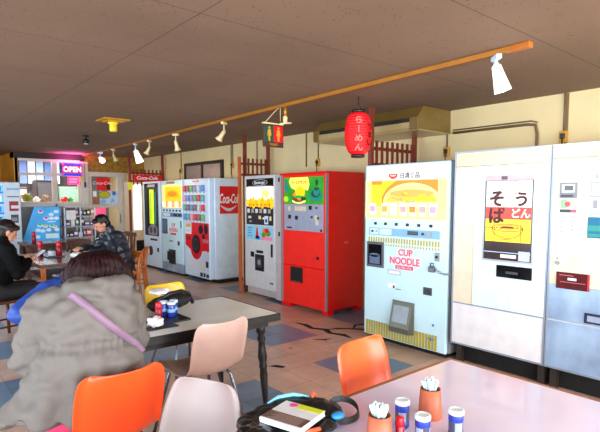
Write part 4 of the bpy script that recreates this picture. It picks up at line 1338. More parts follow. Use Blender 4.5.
# ------------------------------------------------------------------ shell chairs
def shell_chair(name_label, m, loc, rz, leg_m=None, rounded=False):
    t = thing('shell_chair', name_label, 'chair', loc, rz, 'moulded shell chairs')
    prof = [(0.235, 0.425, .185), (0.225, 0.442, .195), (0.19, 0.448, .205), (0.1, 0.436, .212), (0.0, 0.43, .215), (-0.1, 0.432, .212), (-0.165, 0.448, .206), (-0.205, 0.485, .20),
            (-0.225, 0.535, .20), (-0.24, 0.60, .203), (-0.255, 0.66, .202), (-0.268, 0.705, .199), (-0.276, 0.738, .194), (-0.281, 0.760, .185), (-0.284, 0.773, .171), (-0.286, 0.781, .145)]
    n = 17
    mb = MB()
    G = []
    for j, (y, z, hw) in enumerate(prof):
        hw *= 0.94
        if rounded and z > 0.5:
            hw *= 1 - 0.22 * ((z - 0.5) / 0.28) ** 2
        a = prof[max(j - 1, 0)]
        b = prof[min(j + 1, len(prof) - 1)]
        ty, tz = b[0] - a[0], b[1] - a[1]
        L = math.hypot(ty, tz)
        ny, nz = tz / L, -ty / L        # towards the sitter
        row = []
        for i in range(n):
            u = -1 + 2 * i / (n - 1)
            up = 0.045 * abs(u) ** 2.6
            if abs(u) > 0.9:
                up -= 0.018 * (abs(u) - 0.9) / 0.1
            row.append(mb.bm.verts.new((u * hw, y + ny * up, z + nz * up)))
        G.append(row)
    for j in range(len(G) - 1):
        for i in range(n - 1):
            f = mb.bm.faces.new([G[j][i], G[j][i + 1], G[j + 1][i + 1], G[j + 1][i]])
            f.smooth = True
    o = mb.build('seat_shell', m, t, smooth=True)
    md = o.modifiers.new('thick', 'SOLIDIFY'); md.thickness = 0.007; md.offset = 0
    md = o.modifiers.new('sub', 'SUBSURF'); md.levels = 1; md.render_levels = 2
    lm = leg_m or CHROME
    for sx in (-1, 1):
        for y0, y1 in ((0.13, 0.2), (-0.12, -0.2)):
            mb = MB()
            mb.tube([(sx * 0.12, y0 * 0.9, 0.424), (sx * 0.14, y0, 0.405), (sx * 0.205, y1 * 1.12, 0.012)], 0.0105, n=10)
            mb.cyl((sx * 0.206, y1 * 1.125, 0.0), (sx * 0.206, y1 * 1.125, 0.016), 0.014, n=12)
            mb.build('leg', lm, t)
    mb = MB()
    mb.tube([(-0.11, 0.105, 0.42), (-0.11, -0.095, 0.42)], 0.009, n=8); mb.tube([(0.11, 0.105, 0.42), (0.11, -0.095, 0.42)], 0.009, n=8); mb.tube([(-0.11, 0, 0.42), (0.11, 0, 0.42)], 0.009, n=8)
    mb.build('under_frame', STEEL, t)
    return t
CH_OR = mat('orange_red_shell', (248, 74, 20), 0.33, var=0.05, bump=0.03, bs=220)
CH_OR2 = mat('orange_shell', (246, 92, 30), 0.33, var=0.05, bump=0.03, bs=220)
CH_W = mat('pale_grey_shell', (152, 134, 132), 0.35, var=0.04, bump=0.03, bs=220)
CH_B = mat('beige_shell', (194, 160, 148), 0.35, var=0.05, bump=0.03, bs=220)
CH_Y = mat('yellow_shell', (240, 196, 0), 0.35, var=0.05)
CH_P = mat('faded_red_shell', (214, 84, 60), 0.4, var=0.06)
shell_chair('orange-red shell chair right behind the person in the grey coat', CH_OR, (0.70, 2.215, 0), R(0))
shell_chair('pale grey-white shell chair nearest the camera, next to the orange-red one', CH_W, (0.665, 1.52, 0), R(116), rounded=True)
shell_chair('beige shell chair pushed in at the corner of the grey table', CH_B, (1.425, 2.655, 0), R(3))
shell_chair('orange shell chair at the far edge of the lavender table, right of the black bag', CH_OR2, (1.775, 1.37, 0), R(184))
shell_chair('yellow shell chair on the far side of the grey table', CH_Y, (1.73, 3.50, 0), R(186))
shell_chair('faded red shell chair under the figure in blue at the grey table', CH_P, (0.98, 3.50, 0), R(180), leg_m=BLACK)

# ------------------------------------------------------------------ tables
def table_top(t, x0, x1, y0, y1, z, top_m, edge_m, th=0.045, ew=0.02):
    mb = MB(); mb.box(x0 + ew, x1 - ew, y0 + ew, y1 - ew, z - th, z)
    o = mb.build('tabletop', top_m, t)
    mb = MB()
    mb.box(x0, x1, y0, y0 + ew, z - th, z + 0.001, bev=0.004); mb.box(x0, x1, y1 - ew, y1, z - th, z + 0.001, bev=0.004)
    mb.box(x0, x0 + ew, y0 + ew, y1 - ew, z - th, z + 0.001, bev=0.004); mb.box(x1 - ew, x1, y0 + ew, y1 - ew, z - th, z + 0.001, bev=0.004)
    mb.build('edge_band', edge_m, t)
LAV = mat('lavender_laminate', (226, 212, 240), 0.18, var=0.04, vs=4, coat=0.3)
TG = mat('grey_green_laminate', (240, 248, 246), 0.24, var=0.05, vs=4)
t = thing('dining_table', 'big lavender-topped table with a wooden edge, nearest the camera', 'table', (0, 0, 0))
table_top(t, 0.22, 2.085, 0.42, 1.335, 0.70, LAV, EDGEWOOD, 0.05, 0.022)
mb = MB(); mb.box(0.3, 2.0, 0.5, 1.25, 0.59, 0.65)
mb.build('apron', DKWOOD, t)
for x in (0.36, 1.96):
    for y in (0.54, 1.21):
        mb = MB(); mb.box(x - 0.03, x + 0.03, y - 0.03, y + 0.03, 0, 0.65, bev=0.005)
        mb.build('leg', DKWOOD, t)

t = thing('dining_table', 'grey-topped table with a thick black edge and black turned legs, in the middle', 'table', (0, 0, 0))
TBLK = mat('black_table_edge', (18, 15, 15), 0.35)
table_top(t, 0.62, 2.02, 2.61, 3.38, 0.70, TG, TBLK, 0.05, 0.014)
mb = MB(); mb.box(0.69, 1.95, 2.66, 3.33, 0.61, 0.65)
mb.build('apron', TBLK, t)
for x, dx in ((0.74, -0.04), (1.91, 0.06)):
    for y, dy in ((2.70, 0.02), (3.27, 0.05)):
        mb = MB()
        pr_ = [(0.032, 0.0), (0.032, 0.08), (0.02, 0.1), (0.03, 0.13), (0.022, 0.15), (0.026, 0.2), (0.033, 0.26), (0.024, 0.31), (0.030, 0.33), (0.024, 0.35), (0.028, 0.4), (0.022, 0.52), (0.016, 0.62), (0.014, 0.65)]
        prev = None
        for r_, d_ in pr_:
            k = d_ / 0.65
            ring = mb.ring((x + dx * k, y + dy * k, 0.65 - d_), (0, 0, 1), r_, 16)
            if prev:
                mb.bridge(prev, ring)
            else:
                mb.cap(ring, 0, True)
            prev = ring
        mb.cap(prev)
        mb.build('leg', TBLK, t)

t = thing('dining_table', 'brown wooden table between the phone user and the man in the dark jacket', 'table', (0, 0, 0))
BRT = mat('brown_table_top', (84, 58, 50), 0.2, var=0.12, vs=4)
table_top(t, 1.32, 1.98, 6.3, 7.75, 0.70, BRT, DKWOOD, 0.04, 0.02)
mb = MB(); mb.box(1.38, 1.92, 6.4, 7.65, 0.50, 0.515)
mb.build('shelf', DKWOOD, t)
for x in (1.37, 1.93):
    for y in (6.36, 7.69):
        mb = MB(); mb.box(x - 0.025, x + 0.025, y - 0.025, y + 0.025, 0, 0.66, bev=0.004)
        mb.build('leg', ORWOOD, t)
t = thing('dining_table', 'dark table farther back in front of the blue menu board', 'table', (0, 0, 0))
table_top(t, 1.75, 2.75, 9.3, 10.0, 0.70, mat('dark_table_top', (70, 62, 66), 0.18), DKWOOD, 0.04, 0.02)
mb = MB(); mb.box(1.85, 2.65, 9.4, 9.9, 0.55, 0.66)
mb.build('apron', DKWOOD, t)
for x in (1.8, 2.7):
    for y in (9.35, 9.95):
        mb = MB(); mb.box(x - 0.025, x + 0.025, y - 0.025, y + 0.025, 0, 0.66)
        mb.build('leg', DKWOOD, t)
mb = MB()
mb.face([(1.5, 6.55, 0.5165), (1.72, 6.5, 0.5165), (1.76, 6.72, 0.5165), (1.56, 6.76, 0.5165)]); mb.box(1.55, 1.82, 6.5, 6.66, 0.517, 0.525)
tag(mb.build('magazine', mat('magazine_white', (210, 216, 226), .5)), 'white magazines lying on the shelf under the brown table', 'magazine')

# ------------------------------------------------------------------ wooden chairs
def wood_chair(label, loc, rz, m=ORWOOD, back=0.82, seat=0.43):
    t = thing('wooden_chair', label, 'chair', loc, rz, 'wooden slat-back chairs')
    mb = MB(); mb.box(-0.2, 0.2, -0.19, 0.21, seat - 0.03, seat, bev=0.01)
    mb.build('seat', m, t)
    for sx in (-1, 1):
        mb = MB(); mb.tube([(sx * 0.175, 0.175, seat - 0.03), (sx * 0.18, 0.185, 0.0)], [0.02, 0.016], n=10)
        mb.build('leg', m, t)
        mb = MB(); mb.tube([(sx * 0.18, -0.22, 0.0), (sx * 0.175, -0.175, seat), (sx * 0.175, -0.2, seat + 0.2), (sx * 0.17, -0.235, back - 0.02)], [0.016, 0.02, 0.02, 0.016], n=10)
        mb.build('leg', m, t)
    mb = MB()
    mb.prism([(-0.2, back - 0.07), (0.2, back - 0.07), (0.19, back), (0.0, back + 0.02), (-0.19, back)], -0.25, -0.222)
    bt = mb.build('backrest', m, t)
    mb = MB(); mb.box(-0.17, 0.17, -0.205, -0.185, seat + 0.1, seat + 0.13)
    mb.build('back_rail', m, t)
    for i in range(4):
        mb = MB(); x = -0.11 + 0.0733 * i
        mb.tube([(x, -0.195, seat + 0.12), (x, -0.237, back - 0.05)], 0.011, n=8)
        mb.build('back_slat', m, bt)
    mb = MB(); mb.tube([(-0.178, 0.18, 0.2), (0.178, 0.18, 0.2)], 0.01, n=8); mb.tube([(-0.178, 0.18, 0.16), (-0.178, -0.2, 0.16)], 0.01, n=8); mb.tube([(0.178, 0.18, 0.16), (0.178, -0.2, 0.16)], 0.01, n=8)
    mb.build('stretcher', m, t)
    return t
wood_chair('orange-brown slat chair the man in the dark jacket sits on', (2.5, 6.98, 0), R(100), back=0.70)
wood_chair('orange-brown slat chair standing empty behind the seated man, nearer the machines', (2.90, 7.58, 0), R(75), back=0.70)
wood_chair('dark brown slat chair farther back beside the white machines', (3.12, 8.75, 0), R(120), m=DKWOOD, back=0.86)
wood_chair('yellow-brown low-backed chair at the near end of the brown table', (1.62, 6.12, 0), R(5), back=0.66)
wood_chair('dark slat chair at the table in front of the white rack', (2.45, 9.0, 0), R(0), m=DKWOOD, back=0.78)
wood_chair('brown chair under the phone user at the left edge', (0.82, 5.9, 0), R(-75), m=DKWOOD)

# ------------------------------------------------------------------ things on the tables
def pot(loc, label, sticks):
    t = thing('chopstick_pot', label, 'pot', loc, random.random(), 'terracotta pots of paper-wrapped chopsticks')
    mb = MB(); mb.lathe((0, 0, 0), [(0.041, 0.0), (0.0425, 0.004), (0.036, 0.105), (0.0335, 0.106), (0.032, 0.1), (0.034, 0.02), (0.0, 0.018)][:6], n=32)
    mb.build('cup', mat('terracotta', (178, 86, 52), 0.5, var=0.12, vs=14), t, smooth=False)
    mb = MB(); mb.cyl((0, 0, 0.095), (0, 0, 0.097), 0.032)
    mb.build('filling', mat('pot_inside', (90, 50, 34), .7), t)
    for i in range(16):
        a = i * 2.4
        r = 0.026 * math.sqrt((i + 0.5) / 16)
        o = (r * math.cos(a), r * math.sin(a))
        mb = MB()
        z1 = 0.132 + 0.014 * random.random()
        mb.tube([(o[0] * 0.7, o[1] * 0.7, 0.098), (o[0] * 1.15, o[1] * 1.15, z1 - 0.004), (o[0] * 1.16, o[1] * 1.16, z1)], [0.0048, 0.0052, 0.003], n=8)
        k = mb.build('wrapped_chopsticks', mat('wrapper_white', (226, 240, 244), 0.5) if i % 3 else mat('wrapper_bluish', (196, 220, 228), 0.5), loc=loc)
        tag(k, sticks, 'chopsticks', sticks)
    return t
pot((1.455, 1.005, 0.7), 'terracotta pot of white wrapped chopsticks, the farther one behind the small jars', 'white paper-wrapped chopsticks standing in the farther terracotta pot')
pot((1.15, 0.98, 0.7), 'terracotta pot of white wrapped chopsticks, the nearer one at the bottom edge', 'white paper-wrapped chopsticks standing in the nearer terracotta pot')
JB = mat('jar_deep_blue', (36, 54, 150), 0.25)
JG = mat('jar_glass_grey', (70, 68, 84), 0.1, var=0.2)
def jar(loc, label, h=0.098, group='blue-banded seasoning jars'):
    t = thing('seasoning_jar', label, 'jar', loc, random.random() * 3, group)
    mb = MB(); mb.lathe((0, 0, 0), [(0.021, 0.0), (0.0235, 0.003), (0.0235, h - 0.016), (0.022, h - 0.012)], n=28)
    b = mb.build('jar_body', JG, t)
    mb = MB(); mb.lathe((0, 0, 0), [(0.0238, h * 0.62), (0.0241, h * 0.63), (0.0241, h * 0.82), (0.0238, h * 0.83)], n=28)
    mb.build('blue_band', JB, b)
    mb = MB(); mb.lathe((0, 0, 0), [(0.0238, 0.006), (0.0241, 0.007), (0.0241, 0.022), (0.0238, 0.023)], n=28)
    mb.build('blue_band', JB, b)
    for a0 in (0.0, 2.1, 4.2):
        mb = MB()
        pts0 = [(0.0242 * math.cos(a0 + k * 0.12), 0.0242 * math.sin(a0 + k * 0.12)) for k in range(10)]
        for k in range(9):
            mb.face([(*pts0[k], 0.026), (*pts0[k + 1], 0.026), (*pts0[k + 1], h * 0.6), (*pts0[k], h * 0.6)])
        mb.build('paper_label', mat('label_pale', (140, 150, 186), .4), b)
    mb = MB(); mb.lathe((0, 0, 0), [(0.0245, h - 0.016), (0.0255, h - 0.014), (0.0255, h - 0.004), (0.0225, h), (0.018, h - 0.001), (0.016, h - 0.003)], n=28)
    mb.build('lid', mat('lid_white', (226, 236, 240), 0.3), t)
    return t
jar((1.315, 1.02, 0.7), 'seasoning jar with a white lid behind the red-capped bottle, between the two chopstick pots')
jar((1.272, 0.905, 0.7), 'seasoning jar with a white lid in front, nearest the bottom edge of the photo')
jar((1.388, 0.858, 0.7), 'seasoning jar with a white lid standing right of the farther chopstick pot')
def shaker(loc, label, h=0.085, s=1.0):
    t = thing('spice_bottle', label, 'bottle', loc)
    mb = MB(); mb.lathe((0, 0, 0), [(0.013 * s, 0), (0.0145 * s, 0.003), (0.0145 * s, h * 0.6), (0.011 * s, h * 0.66)], n=20)
    mb.build('bottle_body', mat('spice_red_label', (150, 16, 40), .35, var=.3, vs=60), t, smooth=True)
    mb = MB(); mb.lathe((0, 0, 0), [(0.0125 * s, h * 0.64), (0.013 * s, h * 0.66), (0.0125 * s, h * 0.92), (0.009 * s, h)], n=20)
    mb.build('cap', mat('cap_red', (214, 10, 24), .35), t, smooth=True)
shaker((1.228, 0.96, 0.7), 'small red-capped spice bottle among the jars on the lavender table')

# middle table set
mb = MB(); mb.box(1.20, 1.46, 2.83, 3.05, 0.7005, 0.712, bev=0.003)
tag(mb.build('condiment_tray', BLACK), 'black tray holding jars on the grey table', 'tray')
for i, (x, y, l) in enumerate(((1.385, 2.96, 'blue-and-white can at the front right of the tray on the grey table'), (1.36, 3.015, 'blue-and-white can at the back of the tray on the grey table'), (1.425, 3.01, 'blue-and-white can at the right rear of the tray on the grey table'))):
    t = thing('seasoning_can', l, 'can', (x, y, 0.712), 0, 'blue and white cans on the tray')
    mb = MB(); mb.lathe((0, 0, 0), [(0.024, 0), (0.026, 0.003), (0.026, 0.08), (0.024, 0.083)], n=24)
    b = mb.build('can_body', JB, t)
    mb = MB(); mb.lathe((0, 0, 0), [(0.0262, 0.03), (0.0265, 0.031), (0.0265, 0.05), (0.0262, 0.051)], n=24)
    mb.build('pale_band', LBLUE, b)
    mb = MB(); mb.lathe((0, 0, 0), [(0.027, 0.08), (0.028, 0.082), (0.028, 0.094), (0.024, 0.098)], n=24)
    mb.build('lid', WHITE, t)
shaker((1.30, 2.965, 0.712), 'red-capped spice bottle on the black tray of the grey table', 0.105, 1.6)
def crumple(name, label, cat, c, r, m, seed=0, flat=0.5):
    mb = MB()
    mb.ell((0, 0, 0), (r, r, r * flat), u=40, v=24)
    for v in mb.bm.verts:
        n = noise.noise(v.co * (3.2 / r) * 0.6 + Vector((seed, 0, 0)))
        n2 = noise.noise(v.co * (8 / r) * 0.5 + Vector((0, seed, 0)))
        v.co *= 1 + 0.35 * n + 0.16 * n2
    zmin = min(v.co.z for v in mb.bm.verts)
    return tag(mb.build(name, m, smooth=False, loc=(c[0], c[1], c[2] - zmin)), label, cat)
mb = MB(); mb.box(1.10, 1.33, 2.74, 2.83, 0.7005, 0.708, bev=0.003)
tag(mb.build('small_tray', BLACK), 'narrow black dish under the crumpled tissues', 'dish')
crumple('tissue', 'crumpled white and pink tissues on the narrow black dish', 'tissue', (1.2, 2.785, 0.708), 0.05, mat('tissue_white', (240, 226, 232), .7), 3, .6)
# black bag with papers on the far side of the grey table
t = thing('shoulder_bag', 'black bag with an arched handle standing on the grey table by the yellow chair', 'bag', (1.50, 3.2, 0.7), R(12))
mb = MB(); mb.ell((0, 0, 0.055), (0.17, 0.07, 0.055)); mb.ell((-0.08, 0, 0.05), (0.11, 0.08, 0.05))
mb.fuse('bag_body', mat('black_cloth', (14, 14, 17), .7), t, 0.008, 4, lambda p, n: p + n * 0.008 * noise.noise(p * 22) if p.z > 0.012 else Vector((p.x, p.y, max(p.z, 0.001))))
mb = MB(); mb.tube([(-0.14, -0.03, 0.08), (-0.06, -0.05, 0.125), (0.05, -0.05, 0.13), (0.13, -0.03, 0.1), (0.18, -0.01, 0.02)], 0.014, n=8)
mb.build('handle', BLACK, t)
crumple('towel', 'crumpled white cloth lying on the black bag', 'cloth', (1.43, 3.22, 0.812), 0.075, PAPER, 9, .25)
crumple('towel', 'small crumpled white paper left of the cloth on the grey table', 'paper', (1.25, 3.28, 0.7), 0.06, PAPER, 5, .8)

# brown table set
mb = MB(); mb.box(1.56, 1.78, 7.02, 7.24, 0.7005, 0.715, bev=0.004)
tag(mb.build('condiment_tray', BLACK), 'black tray on the brown table with the red bottle', 'tray')
shaker((1.73, 7.1, 0.715), 'red sauce bottle on the tray of the brown table', 0.19, 2.6)
shaker((1.58, 7.45, 0.7), 'dark red sauce bottle behind the tray on the brown table', 0.2, 2.4)
t = thing('sauce_pot', 'grey-white sauce pot on the tray of the brown table', 'pot', (1.64, 7.1, 0.715))
mb = MB(); mb.lathe((0, 0, 0), [(0.035, 0), (0.045, 0.01), (0.045, 0.07), (0.04, 0.075)], n=20)
mb.build('pot_body', LGREY, t)
mb = MB(); mb.lathe((0, 0, 0), [(0.046, 0.072), (0.046, 0.082), (0.012, 0.095), (0.012, 0.105)], n=20)
mb.build('lid', DKGREY, t)
crumple('napkin', 'white napkins in front of the man in the dark jacket', 'napkin', (1.88, 6.85, 0.7), 0.07, PAPER, 11, .45)
shaker((1.92, 9.5, 0.7), 'red bottle on the dark table before the menu board', 0.2, 2.4)

# bag with a book at the near table
BAGM = mat('black_nylon', (15, 15, 18), 0.45, var=.2, bump=0.2, bs=120)
t = thing('bag', 'open black bag with pale blue lining lying on the edge of the lavender table', 'bag', (1.04, 1.27, 0.7), R(-8))
mb = MB()
mb.ell((0.0, 0.02, 0.02), (0.165, 0.14, 0.026)); mb.ell((0.02, 0.11, 0.022), (0.13, 0.045, 0.026)); mb.ell((0.12, 0.0, 0.025), (0.07, 0.08, 0.028)); mb.ell((-0.12, 0.04, 0.016), (0.07, 0.10, 0.022)); mb.ell((0.0, -0.06, 0.02), (0.13, 0.09, 0.022))
def bagfn(p, n):
    q = p + n * (0.010 * noise.noise(p * 16) + 0.005 * noise.noise(p * 45))
    return Vector((q.x, q.y, max(q.z, 0.002)))
mb.fuse('bag_body', BAGM, t, 0.007, 3, bagfn)
mb = MB(); mb.tube([(-0.04, 0.12, 0.042), (0.01, 0.13, 0.05), (0.07, 0.12, 0.052), (0.12, 0.085, 0.045)], [0.003, 0.008, 0.008, 0.003], n=8)
mb.build('lining', mat('pale_blue_lining', (130, 206, 232), .5), t)
mb = MB(); mb.ell((0.125, -0.085, 0.036), (0.026, 0.02, 0.012)); 
mb.build('pouch', mat('bright_blue_pouch', (50, 150, 220), .5), t)
mb = MB(); mb.tube([(0.12, 0.065, 0.046), (0.13, 0.08, 0.062), (0.14, 0.07, 0.05)], 0.005, n=8)
mb.build('zip_pull', mat('orange_red_tab', (246, 90, 50), .5), t)
mb = MB(); mb.tube([(-0.09, -0.115, 0.026), (-0.04, -0.125, 0.036), (0.02, -0.13, 0.034)], 0.007, n=8)
mb.build('orange_piping', mat('orange_red_tab', (246, 90, 50), .5), t)
mb = MB()
pts = [(0.17, 0.03, 0.03), (0.215, 0.02, 0.045), (0.25, -0.03, 0.035), (0.235, -0.08, 0.014), (0.18, -0.11, 0.014), (0.11, -0.11, 0.022)]
prev = None
for i, p in enumerate(pts):
    p = Vector(p)
    pair = [mb.bm.verts.new(p - Vector((0, 0, 0.011))), mb.bm.verts.new(p + Vector((0, 0.006, 0.011)))]
    if prev:
        mb.bm.faces.new([prev[0], pair[0], pair[1], prev[1]])
    prev = pair
st = mb.build('strap', BAGM, t)
md = st.modifiers.new('sb', 'SUBSURF'); md.levels = 2; md.render_levels = 2
md = st.modifiers.new('th', 'SOLIDIFY'); md.thickness = 0.004
# book
t = thing('book', 'paperback book with a white, brown and yellow-green cover on the black bag', 'book', (1.0, 1.228, 0.748), R(17))
mb = MB(); mb.box(-0.076, 0.076, -0.078, 0.078, 0.002, 0.016)
mb.build('pages', mat('page_cream', (236, 230, 214), .7), t)
mb = MB(); mb.box(-0.078, 0.078, -0.08, 0.08, 0.0, 0.0022); mb.box(-0.078, 0.078, -0.08, 0.08, 0.0158, 0.018); mb.box(-0.078, -0.075, -0.08, 0.08, 0.0022, 0.0158)
cv = mb.build('cover', mat('cover_white', (226, 230, 234), .35), t)
mb = MB(); mb.box(-0.07, -0.012, -0.079, 0.079, 0.018, 0.0184, 0); mb.box(0.045, 0.077, -0.079, 0.02, 0.018, 0.0184, 1)
mb.cyl((0.058, 0.035, 0.018), (0.058, 0.035, 0.0189), 0.015, n=20, mi=2)
for i in range(7):
    mb.box(-0.064 + 0.007 * i, -0.061 + 0.007 * i, -0.06, 0.06 - 0.01 * (i % 3), 0.0184, 0.0187, 3)
mb.build('cover_print', [mat('cover_brown', (104, 74, 66), .4), mat('cover_lime', (214, 226, 40), .4), mat('cover_pink', (236, 80, 170), .4), mat('print_grey', (150, 126, 118), .4)], cv)
mb = MB(); mb.ell((0, 0, 0), (0.075, 0.06, 0.03), u=30, v=18)
for v in mb.bm.verts:
    v.co *= 1 + 0.4 * noise.noise(v.co * 40)
tag(mb.build('plastic_bag', mat('shiny_black_film', (20, 20, 24), .12, var=.3, bump=.4, bs=60), loc=(0.86, 1.25, 0.725)), 'crumpled shiny black plastic left of the book', 'plastic bag')
# ------------------------------------------------------------------ people
def axes(f, u=Vector((0, 0, 1))):
    f = Vector(f).normalized()
    s = f.cross(Vector(u)).normalized()
    return s, f, s.cross(f)
def head_parts(mb, H, f, neck, k=1.0):
    s, f, u = axes(f)
    rot = Matrix((s, f, u)).transposed()
    H = Vector(H)
    mb.ell(H + u * 0.012 * k, (0.074 * k, 0.094 * k, 0.098 * k), rot)
    mb.ell(H + f * 0.03 * k - u * 0.055 * k, (0.055 * k, 0.064 * k, 0.058 * k), rot)
    mb.limb(H + f * 0.088 * k + u * 0.004 * k, H + f * 0.108 * k - u * 0.026 * k, 0.009 * k, 0.014 * k)
    for sg in (-1, 1):
        mb.ell(H + s * sg * 0.077 * k - f * 0.005 * k - u * 0.01 * k, (0.012 * k, 0.02 * k, 0.032 * k), rot)
    mb.limb(neck, H - u * 0.05 * k - f * 0.02 * k, 0.058, 0.05)
def face_details(root, H, f, k=1.0):
    s, f, u = axes(f)
    rot = Matrix((s, f, u)).transposed()
    H = Vector(H)
    for sg in (-1, 1):
        mb = MB(); mb.ell(H + f * 0.088 * k + s * sg * 0.03 * k + u * 0.008 * k, (0.014 * k, 0.007 * k, 0.007 * k), rot)
        mb.build('eye', mat('eye_dark', (30, 22, 20), .3), root, smooth=True)
    mb = MB(); mb.ell(H + f * 0.091 * k - u * 0.058 * k, (0.022 * k, 0.006 * k, 0.006 * k), rot)
    mb.build('mouth', mat('lip_colour', (170, 80, 76), .5), root, smooth=True)
def hand_parts(mb, W, d, n, side):
    W, d, n = Vector(W), Vector(d).normalized(), Vector(n)
    n = (n - d * n.dot(d)).normalized()
    t = d.cross(n) * side
    rot = Matrix((t, d, n)).transposed()
    mb.ell(W + d * 0.045, (0.042, 0.054, 0.018), rot)
    for i, L in enumerate((0.068, 0.078, 0.072, 0.056)):
        b = W + d * 0.082 + t * (0.03 - 0.02 * i)
        c = 0.35 + 0.08 * i
        d1 = d * math.cos(c) + n * math.sin(c)
        d2 = d * math.cos(2.3 * c) + n * math.sin(2.3 * c)
        m = b + d1 * L * 0.55
        mb.limb(b - d * 0.02, m, 0.0095, 0.0088, 10)
        mb.limb(m, m + d2 * L * 0.45, 0.0088, 0.0075, 10)
    b = W + d * 0.025 + t * 0.032
    m = b + (t * 0.75 + d * 0.6 + n * 0.25).normalized() * 0.042
    mb.limb(b, m, 0.013, 0.0105, 10)
    mb.limb(m, m + (t * 0.2 + d * 0.8 + n * 0.45).normalized() * 0.034, 0.0105, 0.0085, 10)
def hair_cap(root, H, f, m, name='hair', k=1.0, extra=(), voxel=0.006, amp=0.004):
    s, f, u = axes(f)
    rot = Matrix((s, f, u)).transposed()
    H = Vector(H)
    mb = MB()
    mb.ell(H - f * 0.022 * k + u * 0.034 * k, (0.087 * k, 0.098 * k, 0.092 * k), rot)
    mb.ell(H - f * 0.045 * k - u * 0.02 * k, (0.082 * k, 0.07 * k, 0.085 * k), rot)
    mb.ell(H + f * 0.05 * k + u * 0.072 * k, (0.066 * k, 0.045 * k, 0.03 * k), rot)
    for c, r in extra:
        mb.ell(H + s * c[0] + f * c[1] + u * c[2], r, rot)
    def fn(p, n):
        q = rot.transposed() @ (p - H)
        a = math.atan2(q.x, -q.y)
        return p + n * (amp * math.sin(a * 34 + 3 * noise.noise(p * 20)) + amp * 1.4 * noise.noise(p * 38))
    return mb.fuse(name, m, root, voxel, 3, fn)

def person(label, loc, rz, J, mats, hands, hairm, f, fold=0.008, hair_extra=(), k=1.0, collar=None):
    """seated figure, local +y is forward; J holds the joints"""
    J = {a: Vector(b) for a, b in J.items()}
    root = thing('person', label, 'person', loc, rz)
    jm, tm, sm = mats
    mb = MB()
    head_parts(mb, J['head'], f, J['neck'], k)
    mb.limb(J['pelvis'], J['chest'], 0.11, 0.12); mb.limb(J['chest'], J['neck'], 0.11, 0.06)
    for s in 'lr':
        sg = -1 if s == 'l' else 1
        mb.limb(J['chest'], J['sh_' + s], 0.08, 0.05)
        mb.limb(J['sh_' + s], J['el_' + s], 0.046, 0.036); mb.limb(J['el_' + s], J['wr_' + s], 0.036, 0.026)
        hd = hands.get(s)
        hand_parts(mb, J['wr_' + s], hd[0], hd[1], hd[2])
        mb.limb(J['hip_' + s], J['kn_' + s], 0.075, 0.052); mb.limb(J['kn_' + s], J['an_' + s], 0.05, 0.034)
        mb.limb(J['an_' + s], J['an_' + s] + Vector((0, 0.13, -0.04)), 0.034, 0.026)
        mb.limb(J['pelvis'], J['hip_' + s], 0.1, 0.08)
    mb.fuse('body', SKIN, root, 0.0065, 2)
    face_details(root, J['head'], f, k)
    mb = MB()
    up = (J['neck'] - J['pelvis']).normalized()
    p0 = J['pelvis']
    fw = Vector((0, 1, 0))
    mb.limb(p0 + up * 0.02, p0 + up * 0.16, 0.155, 0.165); mb.limb(p0 + up * 0.16, J['chest'], 0.165, 0.17)
    for s in 'lr':
        mb.limb(J['chest'], J['sh_' + s], 0.14, 0.085)
        mb.limb(J['sh_' + s], J['el_' + s], 0.08, 0.066); mb.limb(J['el_' + s], J['wr_' + s], 0.066, 0.05)
    mb.limb(J['chest'], J['neck'], 0.13, 0.08)
    if collar:
        mb.limb(J['neck'] - up * 0.02, J['neck'] + up * 0.03 - fw * 0.01, 0.082, 0.078)
    def fn(p, n):
        return p + n * (fold * (noise.noise(p * 9) + 0.6 * noise.noise(p * 21) + 0.5 * math.sin(p.z * 60 + 4 * noise.noise(p * 6))))
    mb.fuse('jacket', jm, root, 0.011, 4, fn)
    mb = MB()
    mb.limb(J['pelvis'] + Vector((-0.07, 0, -0.01)), J['pelvis'] + Vector((0.07, 0, -0.01)), 0.115, 0.115)
    for s in 'lr':
        mb.limb(J['pelvis'], J['hip_' + s], 0.11, 0.1)
        mb.limb(J['hip_' + s], J['kn_' + s], 0.097, 0.074); mb.limb(J['kn_' + s], J['an_' + s] + Vector((0, 0, 0.02)), 0.074, 0.056)
    mb.fuse('trousers', tm, root, 0.011, 4, lambda p, n: p + n * 0.006 * noise.noise(p * 14))
    for s in 'lr':
        a = J['an_' + s]
        mb = MB(); mb.limb(a + Vector((0, -0.03, -0.035)), a + Vector((0, 0.15, -0.045)), 0.044, 0.036); mb.limb(a, a + Vector((0, 0, -0.03)), 0.045, 0.045)
        mb.fuse('shoe', sm, root, 0.008, 4, lambda p, n: Vector((p.x, p.y, max(p.z, 0.002))))
    hair_cap(root, J['head'], f, hairm, k=k, extra=hair_extra)
    return root

BLKHAIR = mat('black_hair', (14, 11, 12), 0.35, var=.3, vs=40)
SH = mat('dark_shoes', (30, 26, 26), .4)
